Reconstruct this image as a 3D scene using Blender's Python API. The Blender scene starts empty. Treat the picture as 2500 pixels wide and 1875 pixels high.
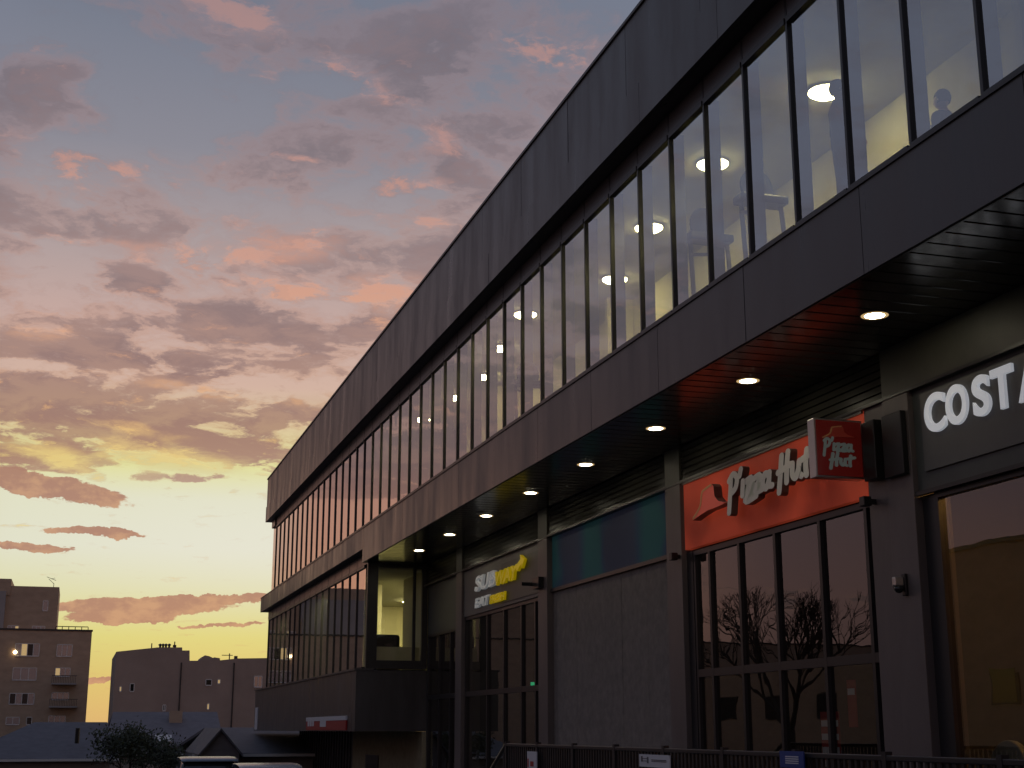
import bpy, bmesh, math, random
from mathutils import Vector, Matrix, Euler
random.seed(7)
S = bpy.context.scene
COL = S.collection
R = math.radians
E = 1.34            # camera height above the terrace floor (z = 0)

# ------------------------------------------------------------------ camera
FPX, HV, VX = 3400.0, 1781.0, 175.0
PITCH = math.atan((HV - 937.5) / FPX)
YAW = math.atan((1250 - VX) / math.hypot(FPX, HV - 937.5))
cam_d = bpy.data.cameras.new('camera'); cam = bpy.data.objects.new('camera', cam_d); COL.objects.link(cam)
cam.location = (0, 0, E); cam.rotation_euler = (math.pi / 2 + PITCH, 0, -YAW)
cam_d.sensor_width = 36; cam_d.lens = 36 * FPX / 2500; cam_d.clip_end = 3000; cam_d.clip_start = 0.05
S.camera = cam

def ray(u, v):                      # direction (in the place) of a point of the photograph
    a = (u - 1250) / FPX; b = -(v - 937.5) / FPX
    fh = math.cos(PITCH) - math.sin(PITCH) * b; up = math.sin(PITCH) + math.cos(PITCH) * b
    return Vector((a * math.cos(YAW) + fh * math.sin(YAW), -a * math.sin(YAW) + fh * math.cos(YAW), up))
def atY(u, v, y):
    r = ray(u, v); p = r * (y / r.y); return Vector((p.x, p.y, p.z + E))
def atX(u, v, x):
    r = ray(u, v); p = r * (x / r.x); return Vector((p.x, p.y, p.z + E))
def azel(u, v):
    r = ray(u, v); return math.degrees(math.atan2(r.x, r.y)), math.degrees(math.atan2(r.z, math.hypot(r.x, r.y)))

# ------------------------------------------------------------------ materials
def lin(c):
    return tuple(((x / 255) / 12.92 if x / 255 <= .04045 else ((x / 255 + .055) / 1.055) ** 2.4) for x in c)
def mat(name, col, rough=.5, metal=0, spec=.5, noise=0, nscale=3, nstretch=(1, 1, 1), emit=None, estr=0, bump=0, bscale=40, rvar=0):
    m = bpy.data.materials.new(name); m.use_nodes = True
    nt = m.node_tree; b = nt.nodes['Principled BSDF']
    b.inputs['Base Color'].default_value = (*col, 1); b.inputs['Roughness'].default_value = rough
    b.inputs['Metallic'].default_value = metal; b.inputs['Specular IOR Level'].default_value = spec
    tc = nt.nodes.new('ShaderNodeTexCoord'); mp = nt.nodes.new('ShaderNodeMapping')
    geo = nt.nodes.new('ShaderNodeNewGeometry')
    nt.links.new(geo.outputs['Position'], mp.inputs['Vector']); mp.inputs['Scale'].default_value = nstretch
    if noise or rvar:
        n = nt.nodes.new('ShaderNodeTexNoise'); n.inputs['Scale'].default_value = nscale; n.inputs['Detail'].default_value = 6
        n.inputs['Roughness'].default_value = .65
        nt.links.new(mp.outputs[0], n.inputs['Vector'])
    if noise:
        mr = nt.nodes.new('ShaderNodeMapRange'); mr.inputs['From Min'].default_value = .3; mr.inputs['From Max'].default_value = .7
        mr.inputs['To Min'].default_value = 1 - noise; mr.inputs['To Max'].default_value = 1 + noise
        nt.links.new(n.outputs['Fac'], mr.inputs['Value'])
        vm = nt.nodes.new('ShaderNodeVectorMath'); vm.operation = 'SCALE'; vm.inputs[0].default_value = col
        nt.links.new(mr.outputs[0], vm.inputs['Scale']); nt.links.new(vm.outputs[0], b.inputs['Base Color'])
    if rvar:
        mr2 = nt.nodes.new('ShaderNodeMapRange'); mr2.inputs['From Min'].default_value = .3; mr2.inputs['From Max'].default_value = .7
        mr2.inputs['To Min'].default_value = rough - rvar; mr2.inputs['To Max'].default_value = rough + rvar
        nt.links.new(n.outputs['Fac'], mr2.inputs['Value']); nt.links.new(mr2.outputs[0], b.inputs['Roughness'])
    if bump:
        n2 = nt.nodes.new('ShaderNodeTexNoise'); n2.inputs['Scale'].default_value = bscale; n2.inputs['Detail'].default_value = 4
        nt.links.new(mp.outputs[0], n2.inputs['Vector'])
        bp = nt.nodes.new('ShaderNodeBump'); bp.inputs['Strength'].default_value = bump; bp.inputs['Distance'].default_value = .02
        nt.links.new(n2.outputs['Fac'], bp.inputs['Height']); nt.links.new(bp.outputs[0], b.inputs['Normal'])
    if emit:
        b.inputs['Emission Color'].default_value = (*emit, 1); b.inputs['Emission Strength'].default_value = estr
    return m

def glass(name, lo, hi, tint, rough=0.0, pw=3.0):
    m = bpy.data.materials.new(name); m.use_nodes = True; nt = m.node_tree
    for n in list(nt.nodes): nt.nodes.remove(n)
    out = nt.nodes.new('ShaderNodeOutputMaterial'); mix = nt.nodes.new('ShaderNodeMixShader')
    tr = nt.nodes.new('ShaderNodeBsdfTransparent'); gl = nt.nodes.new('ShaderNodeBsdfGlossy')
    tr.inputs[0].default_value = (*tint, 1); gl.inputs['Roughness'].default_value = rough; gl.inputs['Color'].default_value = (.97, .98, 1, 1)
    lw = nt.nodes.new('ShaderNodeLayerWeight'); lw.inputs['Blend'].default_value = .5
    p = nt.nodes.new('ShaderNodeMath'); p.operation = 'POWER'; p.inputs[1].default_value = pw
    mr = nt.nodes.new('ShaderNodeMapRange'); mr.inputs['To Min'].default_value = lo; mr.inputs['To Max'].default_value = hi
    nz = nt.nodes.new('ShaderNodeTexNoise'); nz.inputs['Scale'].default_value = .9; nz.inputs['Detail'].default_value = 2
    geo = nt.nodes.new('ShaderNodeNewGeometry'); bp = nt.nodes.new('ShaderNodeBump')
    bp.inputs['Strength'].default_value = .06; bp.inputs['Distance'].default_value = .03
    L = nt.links.new
    L(geo.outputs['Position'], nz.inputs['Vector']); L(nz.outputs['Fac'], bp.inputs['Height']); L(bp.outputs[0], gl.inputs['Normal'])
    L(lw.outputs['Facing'], p.inputs[0]); L(p.outputs[0], mr.inputs['Value']); L(mr.outputs[0], mix.inputs[0])
    L(tr.outputs[0], mix.inputs[1]); L(gl.outputs[0], mix.inputs[2]); L(mix.outputs[0], out.inputs[0])
    return m

M = {}
M['clad'] = mat('dark_cladding', (.062, .057, .058), .36, noise=.30, nscale=1.7, nstretch=(1, 1, .16), rvar=.12)
M['clad2'] = mat('dark_cladding_trim', (.03, .028, .028), .4)
M['frame'] = mat('black_aluminium', (.024, .023, .025), .35)
M['spandrel'] = mat('spandrel_panel', (.085, .078, .078), .32, rvar=.05)
M['soffit'] = mat('gloss_soffit', (.022, .022, .018), .19, spec=.42, rvar=.05, nscale=5)
M['louvre'] = mat('gloss_louvre', (.05, .048, .04), .24, spec=.5)
M['capping'] = mat('matt_capping', (.06, .058, .048), .5, noise=.1)
M['pillar'] = mat('pillar_cladding', (.125, .106, .104), .42, noise=.15, nscale=2, nstretch=(1, 1, .3))
M['panelgrey'] = mat('grey_fascia_panel', (.12, .122, .12), .45, noise=.06)
M['paneldark'] = mat('charcoal_fascia_panel', (.065, .075, .072), .42, noise=.08)
M['board'] = mat('painted_hoarding', (.18, .158, .146), .7, noise=.22, nscale=6, bump=.25, bscale=30)
M['glass'] = glass('coated_glass', .33, .90, (.74, .76, .66), pw=2.2)
M['shopglass'] = glass('shop_glass', .13, .60, (.60, .60, .56))
M['clear'] = glass('clear_glass', .06, .7, (.85, .86, .78))
M['inwall'] = mat('yellow_painted_wall', (.62, .57, .36), .7, noise=.05)
M['inceil'] = mat('office_ceiling', (.60, .58, .44), .8, noise=.04)
M['infloor'] = mat('grey_carpet', (.12, .12, .11), .9)
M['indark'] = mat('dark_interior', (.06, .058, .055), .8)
M['column'] = mat('cream_plaster_column', (.66, .62, .42), .6)
M['lamp'] = mat('lamp_diffuser', (.9, .9, .85), .4, emit=(1, .86, .44), estr=52)
M['lampx'] = mat('panel_lamp', (.9, .9, .85), .4, emit=(1, .88, .46), estr=210)
M['down'] = mat('downlight_lens', (.9, .9, .85), .3, emit=(1, .90, .66), estr=34)
M['ring'] = mat('halo_trim_ring', (.5, .45, .35), .4, emit=(1, .66, .28), estr=.5)  # weak emission on the trim imitates the glare halo around the lens
M['trim'] = mat('lamp_trim', (.5, .5, .48), .3, metal=.6)
M['cafelamp'] = mat('warm_cafe_lamp', (.9, .7, .4), .4, emit=(1, .50, .13), estr=34)
M['subwaylamp'] = mat('soft_shop_lamp', (.9, .9, .8), .4, emit=(1, .92, .7), estr=9)
M['amber'] = mat('amber_bulb', (.9, .6, .2), .4, emit=(1, .55, .18), estr=3)
M['red'] = mat('backlit_red_acrylic', (.42, .035, .018), .55, spec=.2, emit=(1, .135, .06), estr=.11)
def hot():
    nt = M['red'].node_tree; b = nt.nodes['Principled BSDF']; g = nt.nodes.new('ShaderNodeNewGeometry'); n = nt.nodes.new('ShaderNodeTexNoise')
    n.inputs['Scale'].default_value = 1.1; n.inputs['Detail'].default_value = 1.5; mr = nt.nodes.new('ShaderNodeMapRange')
    mr.inputs['From Min'].default_value = .3; mr.inputs['From Max'].default_value = .7; mr.inputs['To Min'].default_value = .05; mr.inputs['To Max'].default_value = .165
    nt.links.new(g.outputs['Position'], n.inputs[0]); nt.links.new(n.outputs['Fac'], mr.inputs['Value']); nt.links.new(mr.outputs[0], b.inputs['Emission Strength'])
hot()
M['reddim'] = mat('dim_glow_red_acrylic', (.20, .014, .012), .25, emit=(1, .07, .05), estr=.018)  # slight emission added to brighten the projecting sign, as on its letters and emblem
M['cream'] = mat('cream_letter', (.62, .6, .54), .35, emit=(1, .95, .85), estr=.028)  # faint emission added to lift the lettering under the dark soffit
M['creamdim'] = mat('teal_grey_letter', (.32, .36, .34), .4, emit=(.8, 1, .95), estr=.025)
M['return'] = mat('letter_return', (.10, .095, .085), .4)
M['hatred'] = mat('hat_red', (.55, .05, .03), .3, emit=(1, .14, .07), estr=.10)
M['hatline'] = mat('hat_outline', (.45, .22, .08), .4, emit=(1, .5, .2), estr=.03)
M['hatdim'] = mat('dull_red_emblem', (.26, .03, .02), .3, emit=(1, .12, .07), estr=.03)
M['costaw'] = mat('lit_white_letter', (.8, .8, .8), .4, emit=(.88, .92, 1), estr=.27)
M['subw'] = mat('glow_added_white_letter', (.7, .7, .7), .4, emit=(.95, 1, 1), estr=.085)  # faint emission added for brightness, these letters are no lamps
M['suby'] = mat('glow_added_yellow_letter', (.7, .5, .02), .4, emit=(1, .72, 0), estr=.15)  # emission added here too, so the yellow shows in the dim bay
M['white'] = mat('white_board', (.62, .62, .64), .5)
M['blue'] = mat('blue_board', (.02, .05, .22), .5)
M['redpaint'] = mat('red_vinyl', (.35, .02, .02), .5)
M['inkgrey'] = mat('grey_print', (.12, .12, .13), .6)
M['steel'] = mat('brushed_steel', (.55, .53, .5), .3, metal=.8)
M['black'] = mat('black_plastic', (.012, .012, .012), .35)
M['orange'] = mat('orange_brown_wall', (.55, .22, .06), .7, noise=.25, nscale=1.2)
M['stone'] = mat('sandstone_wall', (.30, .26, .17), .8, noise=.2, nscale=4)
M['pave'] = mat('terrace_paving', (.16, .15, .14), .8, noise=.2, nscale=4)
M['asphalt'] = mat('asphalt', (.05, .05, .05), .85, noise=.3, nscale=6, bump=.3, bscale=60)
M['brick'] = mat('tan_brick', (.40, .30, .215), .85, noise=.14, nscale=.8, nstretch=(1, 1, 2.2))
M['brickd'] = mat('grey_render', (.30, .29, .29), .85, noise=.1, nscale=.5)
M['wall2'] = mat('mauve_render', (.34, .27, .225), .85, noise=.12, nscale=.35)
M['winframe'] = mat('white_window_frame', (.6, .6, .58), .5)
M['farglass'] = glass('far_window_glass', .22, .7, (.4, .4, .4))
M['litwin'] = mat('lit_room', (.6, .5, .3), .7, emit=(1, .68, .28), estr=.35)
M['litdim'] = mat('dim_lit_room', (.4, .4, .36), .8, emit=(1, .9, .7), estr=.06)
M['bulb'] = mat('bare_bulb', (1, .8, .5), .5, emit=(1, .72, .38), estr=7)
M['slate'] = mat('slate_roof', (.085, .085, .10), .65, noise=.22, nscale=2.2, nstretch=(1, 1, 3))
M['slate2'] = mat('pale_slate_roof', (.13, .12, .13), .65, noise=.18, nscale=2, nstretch=(1, 1, 3))
M['housewall'] = mat('house_render', (.26, .24, .23), .85, noise=.1)
M['carblue'] = mat('blue_grey_car_paint', (.10, .14, .20), .22, metal=.4)
M['carsilver'] = mat('silver_car_paint', (.38, .38, .40), .25, metal=.5)
M['carglass'] = mat('car_glass', (.015, .018, .02), .06)
M['tyre'] = mat('tyre', (.02, .02, .02), .8)
M['tail'] = mat('tail_lamp', (.3, .02, .02), .2)
M['bark'] = mat('bark', (.05, .042, .035), .9, noise=.3, nscale=8)
M['leaf'] = mat('dark_leaves', (.045, .055, .028), .7, noise=.45, nscale=5)
M['skin'] = mat('skin', (.42, .26, .19), .55)
M['hair'] = mat('dark_hair', (.018, .014, .012), .5)
M['cloth'] = mat('navy_cloth', (.022, .025, .038), .85)
M['cloth2'] = mat('charcoal_cloth', (.03, .03, .034), .85)
M['cap'] = mat('cap_cloth', (.03, .032, .04), .8)
M['palechair'] = mat('pale_chair', (.30, .31, .27), .6)
M['green'] = mat('green_exit', (.05, .4, .2), .4, emit=(.05, 1, .45), estr=.5)

# teal fascia with soft colour patches and a faint emission added to them
def teal():
    m = mat('teal_patched_panel', (.05, .07, .09), .7, spec=.15); nt = m.node_tree; b = nt.nodes['Principled BSDF']
    geo = nt.nodes.new('ShaderNodeNewGeometry')
    n = nt.nodes.new('ShaderNodeTexNoise'); n.inputs['Scale'].default_value = .8; n.inputs['Detail'].default_value = 1
    sx = nt.nodes.new('ShaderNodeSeparateXYZ'); nt.links.new(geo.outputs['Position'], sx.inputs[0]); nt.links.new(geo.outputs['Position'], n.inputs[0])
    def mm(op, a, b):
        q = nt.nodes.new('ShaderNodeMath'); q.operation = op
        for k, v in enumerate((a, b)):
            if isinstance(v, (int, float)): q.inputs[k].default_value = v
            elif v is not None: nt.links.new(v, q.inputs[k])
        return q.outputs[0]
    ph_ = mm('MULTIPLY', mm('SUBTRACT', mm('ADD', sx.outputs[1], mm('MULTIPLY', n.outputs['Fac'], .9)), 22.75), 2.09)
    wv = mm('ADD', mm('MULTIPLY', mm('COSINE', ph_, None), .3), mm('ADD', .12, mm('MULTIPLY', n.outputs['Fac'], .75)))
    cr = nt.nodes.new('ShaderNodeValToRGB'); e = cr.color_ramp.elements
    e[0].position = .36; e[0].color = (.040, .045, .075, 1); e[1].position = .66; e[1].color = (.026, .085, .092, 1)
    x = cr.color_ramp.elements.new(.5); x.color = (.03, .052, .09, 1)
    nt.links.new(wv, cr.inputs[0]); nt.links.new(cr.outputs[0], b.inputs['Base Color'])
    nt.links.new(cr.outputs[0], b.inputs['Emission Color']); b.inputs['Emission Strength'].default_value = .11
    return m
M['teal'] = teal()

# ------------------------------------------------------------------ mesh helpers
class MB:
    def __init__(s): s.v = []; s.f = []
    def quad(s, a, b, c, d):
        i = len(s.v); s.v += [Vector(a), Vector(b), Vector(c), Vector(d)]; s.f.append((i, i + 1, i + 2, i + 3)); return s
    def tri(s, a, b, c):
        i = len(s.v); s.v += [Vector(a), Vector(b), Vector(c)]; s.f.append((i, i + 1, i + 2)); return s
    def box(s, x0, x1, y0, y1, z0, z1):
        i = len(s.v)
        for z in (z0, z1):
            for (x, y) in ((x0, y0), (x1, y0), (x1, y1), (x0, y1)): s.v.append(Vector((x, y, z)))
        for q in ((3, 2, 1, 0), (4, 5, 6, 7), (0, 1, 5, 4), (1, 2, 6, 5), (2, 3, 7, 6), (3, 0, 4, 7)):
            s.f.append(tuple(i + k for k in q))
        return s
    def tube(s, p, q, r0, r1=None, n=6, caps=True):
        p, q = Vector(p), Vector(q); r1 = r0 if r1 is None else r1
        d = (q - p).normalized(); a = d.orthogonal().normalized(); b = d.cross(a); i = len(s.v)
        for c, r in ((p, r0), (q, r1)):
            for k in range(n):
                t = 2 * math.pi * k / n; s.v.append(c + a * (r * math.cos(t)) + b * (r * math.sin(t)))
        for k in range(n): s.f.append((i + k, i + (k + 1) % n, i + n + (k + 1) % n, i + n + k))
        if caps: s.f.append(tuple(i + k for k in reversed(range(n)))); s.f.append(tuple(i + n + k for k in range(n)))
        return s
    def lathe(s, c, prof, n=20, squash=(1, 1)):
        c = Vector(c); i = len(s.v)
        for (r, z) in prof:
            for k in range(n):
                t = 2 * math.pi * k / n; s.v.append(c + Vector((r * math.cos(t) * squash[0], r * math.sin(t) * squash[1], z)))
        for j in range(len(prof) - 1):
            for k in range(n):
                a = i + j * n + k; b = i + j * n + (k + 1) % n; s.f.append((a, b, b + n, a + n))
        s.f.append(tuple(i + k for k in reversed(range(n)))); s.f.append(tuple(i + (len(prof) - 1) * n + k for k in range(n)))
        return s
    def prism(s, pts, org, ax, ay, az, d0, d1):
        """polygon pts (a,b) in the plane org+a*ax+b*ay, swept along az from d0 to d1"""
        org, ax, ay, az = Vector(org), Vector(ax), Vector(ay), Vector(az); n = len(pts); i = len(s.v)
        for d in (d0, d1):
            for a, b in pts: s.v.append(org + ax * a + ay * b + az * d)
        s.f.append(tuple(i + k for k in reversed(range(n)))); s.f.append(tuple(i + n + k for k in range(n)))
        for k in range(n): s.f.append((i + k, i + (k + 1) % n, i + n + (k + 1) % n, i + n + k))
        return s
    def strip(s, prof, y0, y1):
        """open (x,z) profile swept along y"""
        i = len(s.v)
        for y in (y0, y1):
            for x, z in prof: s.v.append(Vector((x, y, z)))
        n = len(prof)
        for k in range(n - 1): s.f.append((i + k, i + k + 1, i + n + k + 1, i + n + k))
        return s
    def build(s, name, m, parent=None, smooth=False, bevel=0, fix=True):
        me = bpy.data.meshes.new(name); off = wloc(parent) if parent else Vector((0, 0, 0))
        me.from_pydata([tuple(v - off) for v in s.v], [], s.f); me.update()
        if fix:
            b = bmesh.new(); b.from_mesh(me); bmesh.ops.recalc_face_normals(b, faces=b.faces); b.to_mesh(me); b.free()
        if smooth:
            for p in me.polygons: p.use_smooth = True
        for mm in (m if isinstance(m, list) else [m]): me.materials.append(mm)
        o = bpy.data.objects.new(name, me); COL.objects.link(o)
        if parent: o.parent = parent
        if bevel:
            md = o.modifiers.new('bevel', 'BEVEL'); md.width = bevel; md.segments = 2; md.limit_method = 'ANGLE'
        return o
def wloc(o):
    v = Vector((0, 0, 0))
    while o: v += o.location; o = o.parent
    return v
def tag(o, label=None, cat=None, group=None, kind=None):
    if label: o['label'] = label
    if cat: o['category'] = cat
    if group: o['group'] = group
    if kind: o['kind'] = kind
    return o
def empty(name, loc, label, cat, group=None):
    o = bpy.data.objects.new(name, None); COL.objects.link(o); o.location = loc; o.empty_display_size = .2
    return tag(o, label, cat, group)
def copy_tree(o, parent=None):
    c = o.copy(); COL.objects.link(c)
    if parent: c.parent = parent
    for ch in list(o.children): copy_tree(ch, c)
    return c
def notched(y0, y1, joints, xf, z0, z1, depth=.014, w=.012, thick=.06, ztop=True):
    """cladding face in plane x=xf with vertical joints cut in, plus top and bottom returns: one connected mesh"""
    ys = [(y0, xf)]
    for j in sorted(joints):
        if y0 + .1 < j < y1 - .1: ys += [(j - w / 2, xf), (j - w / 2 + .001, xf + depth), (j + w / 2 - .001, xf + depth), (j + w / 2, xf)]
    ys.append((y1, xf)); mb = MB()
    ys = [(y, x + (random.uniform(-.0025, .0025) if 0 < k < len(ys) - 1 and x == xf else 0)) for k, (y, x) in enumerate(ys)]
    for y, x in ys: mb.v += [Vector((xf + thick, y, z0)), Vector((x, y, z0)), Vector((x, y, z1)), Vector((xf + thick, y, z1))]
    for k in range(len(ys) - 1):
        a = 4 * k; b = a + 4
        mb.f += [(a, a + 1, b + 1, b), (a + 1, a + 2, b + 2, b + 1), (a + 2, a + 3, b + 3, b + 2)]
    n = 4 * (len(ys) - 1)
    mb.f += [(0, 3, 2, 1), (n, n + 1, n + 2, n + 3)]
    return mb

# ------------------------------------------------------------------ the long retail building
XF = 7.5; XW = 7.8; XS = 9.3
Y0, Y1 = -7.0, 61.2; YB = 38.8
ROOF = 10.75 + E; UFB = 8.81 + E; CREASE = 9.47 + E
LFT = 5.54 + E; SOF = 4.57 + E; LFB = 4.95 + E
HEAD = 8.45 + E; SILL = 5.795 + E; CEIL = 8.5 + E; UFLOOR = 5.62 + E
PITCHM = 1.2077; YM0 = 10.23
bld = empty('retail_building', (XF, 20, 0), 'long dark clad two storey retail building with a band of tall windows', 'building')

jup = [17.87 + 2.715 * k for k in range(-9, 17)]
o = notched(Y0, Y1 - .05, [j + .55 for j in jup], XF, CREASE + .006, ROOF - .06, thick=.05).build('upper_fascia', M['clad'], bld)
notched(Y0, Y1, jup, XF - .022, UFB, CREASE, thick=.072).build('lower_eaves_band', M['clad'], bld)
MB().box(XF - .03, XF + .3, Y0, Y1, ROOF - .06, ROOF).build('parapet_coping', M['clad2'], bld, bevel=.008)
MB().box(XF + .055, XW + .26, Y0, Y1 - .02, UFB, UFB + .04).build('eaves_soffit', M['spandrel'], bld)
MB().box(XF + .1, 20, Y0, Y1 - .1, ROOF - .5, ROOF - .3).build('roof', M['clad2'], bld)
# lower fascia: deep over the shops, shallow over the far office part
jlo = [12.03 + 2.715 * k for k in range(-8, 18)]
notched(Y0, YB, jlo, XF, SOF, LFT, thick=.06).build('lower_fascia', M['clad'], bld)
notched(YB, Y1 + .6, jlo, XF - .004, LFB, LFT - .0, thick=.06).build('lower_fascia', M['clad'], bld)
MB().box(XF - .02, XW - .07, Y0, Y1 + .6, LFT, LFT + .035).build('fascia_coping', M['clad2'], bld)
MB().box(XF + .06, XW + .1, YB, Y1 + .55, LFB, LFB + .04).build('office_soffit', M['clad2'], bld)
MB().box(XF + .002, XW + .2, YB, YB + .06, SOF - .002, LFB).build('fascia_return', M['clad'], bld)
# gloss boarded soffit over the walkway: connected strip of boards laid across it
mb = MB(); y = Y0; ys = []
while y < YB - .02:
    y2 = min(y + .30, YB); t = random.uniform(-.0007, .0007)
    ys += [(y, SOF + .025), (y + .007, SOF + .025), (y + .009, SOF + .004 + t), (y + .02, SOF + t), (y2 - .02, SOF - t), (y2 - .009, SOF + .004 - t), (y2 - .007, SOF + .025)]
    y = y2
for y, z in ys: mb.v += [Vector((XF + .055, y, z)), Vector((XS + .02, y, z))]
for k in range(len(ys) - 1): mb.f.append((2 * k, 2 * k + 1, 2 * k + 3, 2 * k + 2))
mb.build('walkway_soffit', M['soffit'], bld)
MB().box(XF + .03, XF + .054, Y0, YB, SOF - .012, SOF + .04).build('soffit_trim', M['louvre'], bld)

# end and rear walls, floors
MB().box(20, 20.2, Y0, Y1, -6, ROOF - .35).build('rear_wall', M['clad'], bld)
MB().box(XW + .3, 20, Y1 - .35, Y1 - .1, LFB + .05, ROOF - .5).build('end_wall', M['clad'], bld)
MB().box(XW + .02, XW + .3, Y1 - .42, Y1 - .3, SILL - .1, UFB).build('corner_post', M['clad'], bld)
MB().box(XW + .03, 20, Y0, Y1 - .4, SOF + .06, UFLOOR).build('floor_slab', M['infloor'], bld)
MB().box(XW + .08, 20, Y0, Y1 - .45, CEIL, CEIL + .1).build('upper_ceiling', M['inceil'], bld)
MB().box(10.32, 10.45, Y0, Y1 - .45, UFLOOR + .003, CEIL - .003).build('corridor_wall', M['inwall'], bld)
MB().box(XW + .3, 10.31, 38.6, 38.7, UFLOOR + .003, CEIL - .003).build('corridor_partition', M['indark'], bld)
MB().box(XW + .3, 10.31, Y0 + .05, Y0 + .15, UFLOOR + .003, CEIL - .003).build('corridor_partition', M['indark'], bld)
for yy in (12.05, 25.2, 33.0):
    MB().box(9.75, 10.31, yy, yy + .12, UFLOOR + .003, CEIL - .004).build('corridor_pier', M['inwall'], bld)

# upper windows: one per module, each with its pane
def window_mesh(name, pitch, zs, zh, zt):
    w = MB()
    w.box(XW - .035, XW + .2, -.0225, .0225, zs - .08, zt)                       # mullion fin
    w.box(XW - .05, XW + .06, -pitch + .025, -.025, zh - .04, zh + .04)       # head
    w.box(XW - .06, XW + .06, -pitch + .025, -.025, zs - .10, zs)             # sill bar
    w.box(XW - .02, XW + .02, -pitch + .025, -.025, zh + .04, zt)             # dark panel above the head
    return w
nU = 42; wproto = None
for i in range(-14, 42):
    ym = YM0 + PITCHM * i
    if wproto is None:
        wproto = window_mesh('window', PITCHM, SILL, HEAD, UFB).build('window', M['frame'], None)
        g = MB().quad((XW, -PITCHM + .025, SILL), (XW, -.025, SILL), (XW, -.025, HEAD - .04), (XW, -PITCHM + .025, HEAD - .04)).build('pane', M['glass'], wproto)
        w = wproto
    else:
        w = wproto.copy(); COL.objects.link(w); g2 = wproto.children[0].copy(); COL.objects.link(g2); g2.parent = w; g = g2
    w.parent = bld; w.location = Vector((0, ym, 0)) - bld.location
    g.rotation_euler = (0, random.gauss(0, .0012) * 0, 0)
MB().box(XW - .09, XW + .2, YM0 + PITCHM * 41 + .026, Y1 - .43, HEAD + .04, UFB - .002).build('end_panel', M['spandrel'], bld)
MB().quad((XW, YM0 + PITCHM * 41 + .03, SILL), (XW, Y1 - .43, SILL), (XW, Y1 - .43, HEAD), (XW, YM0 + PITCHM * 41 + .03, HEAD)).build('end_pane', M['glass'], bld)
MB().box(XW - .03, XW + .02, Y0, Y1 - .45, HEAD + .041, UFB - .003).build('spandrel_band', M['spandrel'], bld)

# far office part below the fascia
LW_S = 1.73 + E; LW_H = 4.58 + E; BANDB = -.05 + E
lw = None; PL = 1.25
for i in range(17):
    ym = 41.02 + PL * i - PL
    if lw is None:
        lw = window_mesh('window', PL, LW_S, LW_H, LFB).build('window', M['frame'], None)
        MB().quad((XW, -PL + .025, LW_S), (XW, -.025, LW_S), (XW, -.025, LW_H - .04), (XW, -PL + .025, LW_H - .04)).build('pane', M['glass'], lw)
        w = lw
    else:
        w = lw.copy(); COL.objects.link(w); g = lw.children[0].copy(); COL.objects.link(g); g.parent = w
    w.parent = bld; w.location = Vector((0, ym + PL, 0)) - bld.location
MB().box(XW - .03, XW + .02, YB + .1, Y1, LW_H + .041, LFB - .003).build('spandrel_band', M['spandrel'], bld)
XB = 7.4
MB().box(XB, 19.9, YB, Y1 + .3, BANDB, LW_S - .14).build('plinth_band', M['clad'], bld)
MB().box(XB - .05, XW + .1, YB - .02, Y1 + .35, LW_S - .14, LW_S - .085).build('plinth_coping', M['clad'], bld)
MB().box(XW + .1, 20, Y1 - .2, Y1, LW_S - .1, LFB + .05).build('office_end_wall', M['clad'], bld)
# office corner glazing facing along the walkway
MB().box(XW - .14, XW + .16, YB - .02, YB + .1, LW_S - .085, SOF - .003).build('corner_post', M['frame'], bld)
MB().box(8.98, 9.06, YB - .01, YB + .08, LW_S, SOF - .003).build('end_mullion', M['frame'], bld)
MB().box(XW + .16, XS, YB - .015, YB + .08, SOF - .1, SOF - .004).build('end_transom', M['frame'], bld)
MB().box(XW + .16, XS, YB - .015, YB + .08, LW_S - .085, LW_S + .14).build('end_sill', M['clad2'], bld)
MB().quad((XW + .16, YB + .02, LW_S + .14), (8.98, YB + .02, LW_S + .14), (8.98, YB + .02, SOF - .1), (XW + .16, YB + .02, SOF - .1)).build('end_pane', M['clear'], bld)
MB().quad((9.06, YB + .02, LW_S + .14), (XS - .06, YB + .02, LW_S + .14), (XS - .06, YB + .02, SOF - .1), (9.06, YB + .02, SOF - .1)).build('end_pane', M['clear'], bld)
MB().box(XS - .06, XS + .1, YB - .02, YB + .1, LW_S - .08, SOF - .003).build('end_jamb', M['clad2'], bld)
# office room behind it
OF0, OF1 = YB + .12, Y1 - .25
MB().box(XW + .22, 14, OF0, OF1, LW_S - .13, LW_S - .11).build('office_floor', M['infloor'], bld)
MB().box(XW + .22, 14, OF0, OF1, 4.42 + E, 4.46 + E).build('office_ceiling', M['inceil'], bld)
MB().box(13.9, 14, OF0, OF1, LW_S - .1, 4.41 + E).build('office_back_wall', M['inwall'], bld)
MB().box(XW + .3, 13.88, 51.0, 51.1, LW_S - .1, 4.41 + E).build('office_partition', M['inwall'], bld)
MB().box(XW + .2, XS - .07, YB + .14, YB + .2, LW_S - .1, LW_S + .52).build('office_dado', M['inwall'], bld)
MB().box(9.32, 9.45, OF0, 41.6, LW_S - .1, 4.41 + E).build('office_side_wall', M['inwall'], bld)
MB().lathe((8.72, 43.2, LW_S - .1), [(.27, 0), (.27, 2.76)], 24).build('office_column', M['column'], bld, smooth=False)
MB().box(8.98, 9.2, 45.2, 45.4, LW_S - .1, 4.41 + E).build('office_pier', M['column'], bld)

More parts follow.
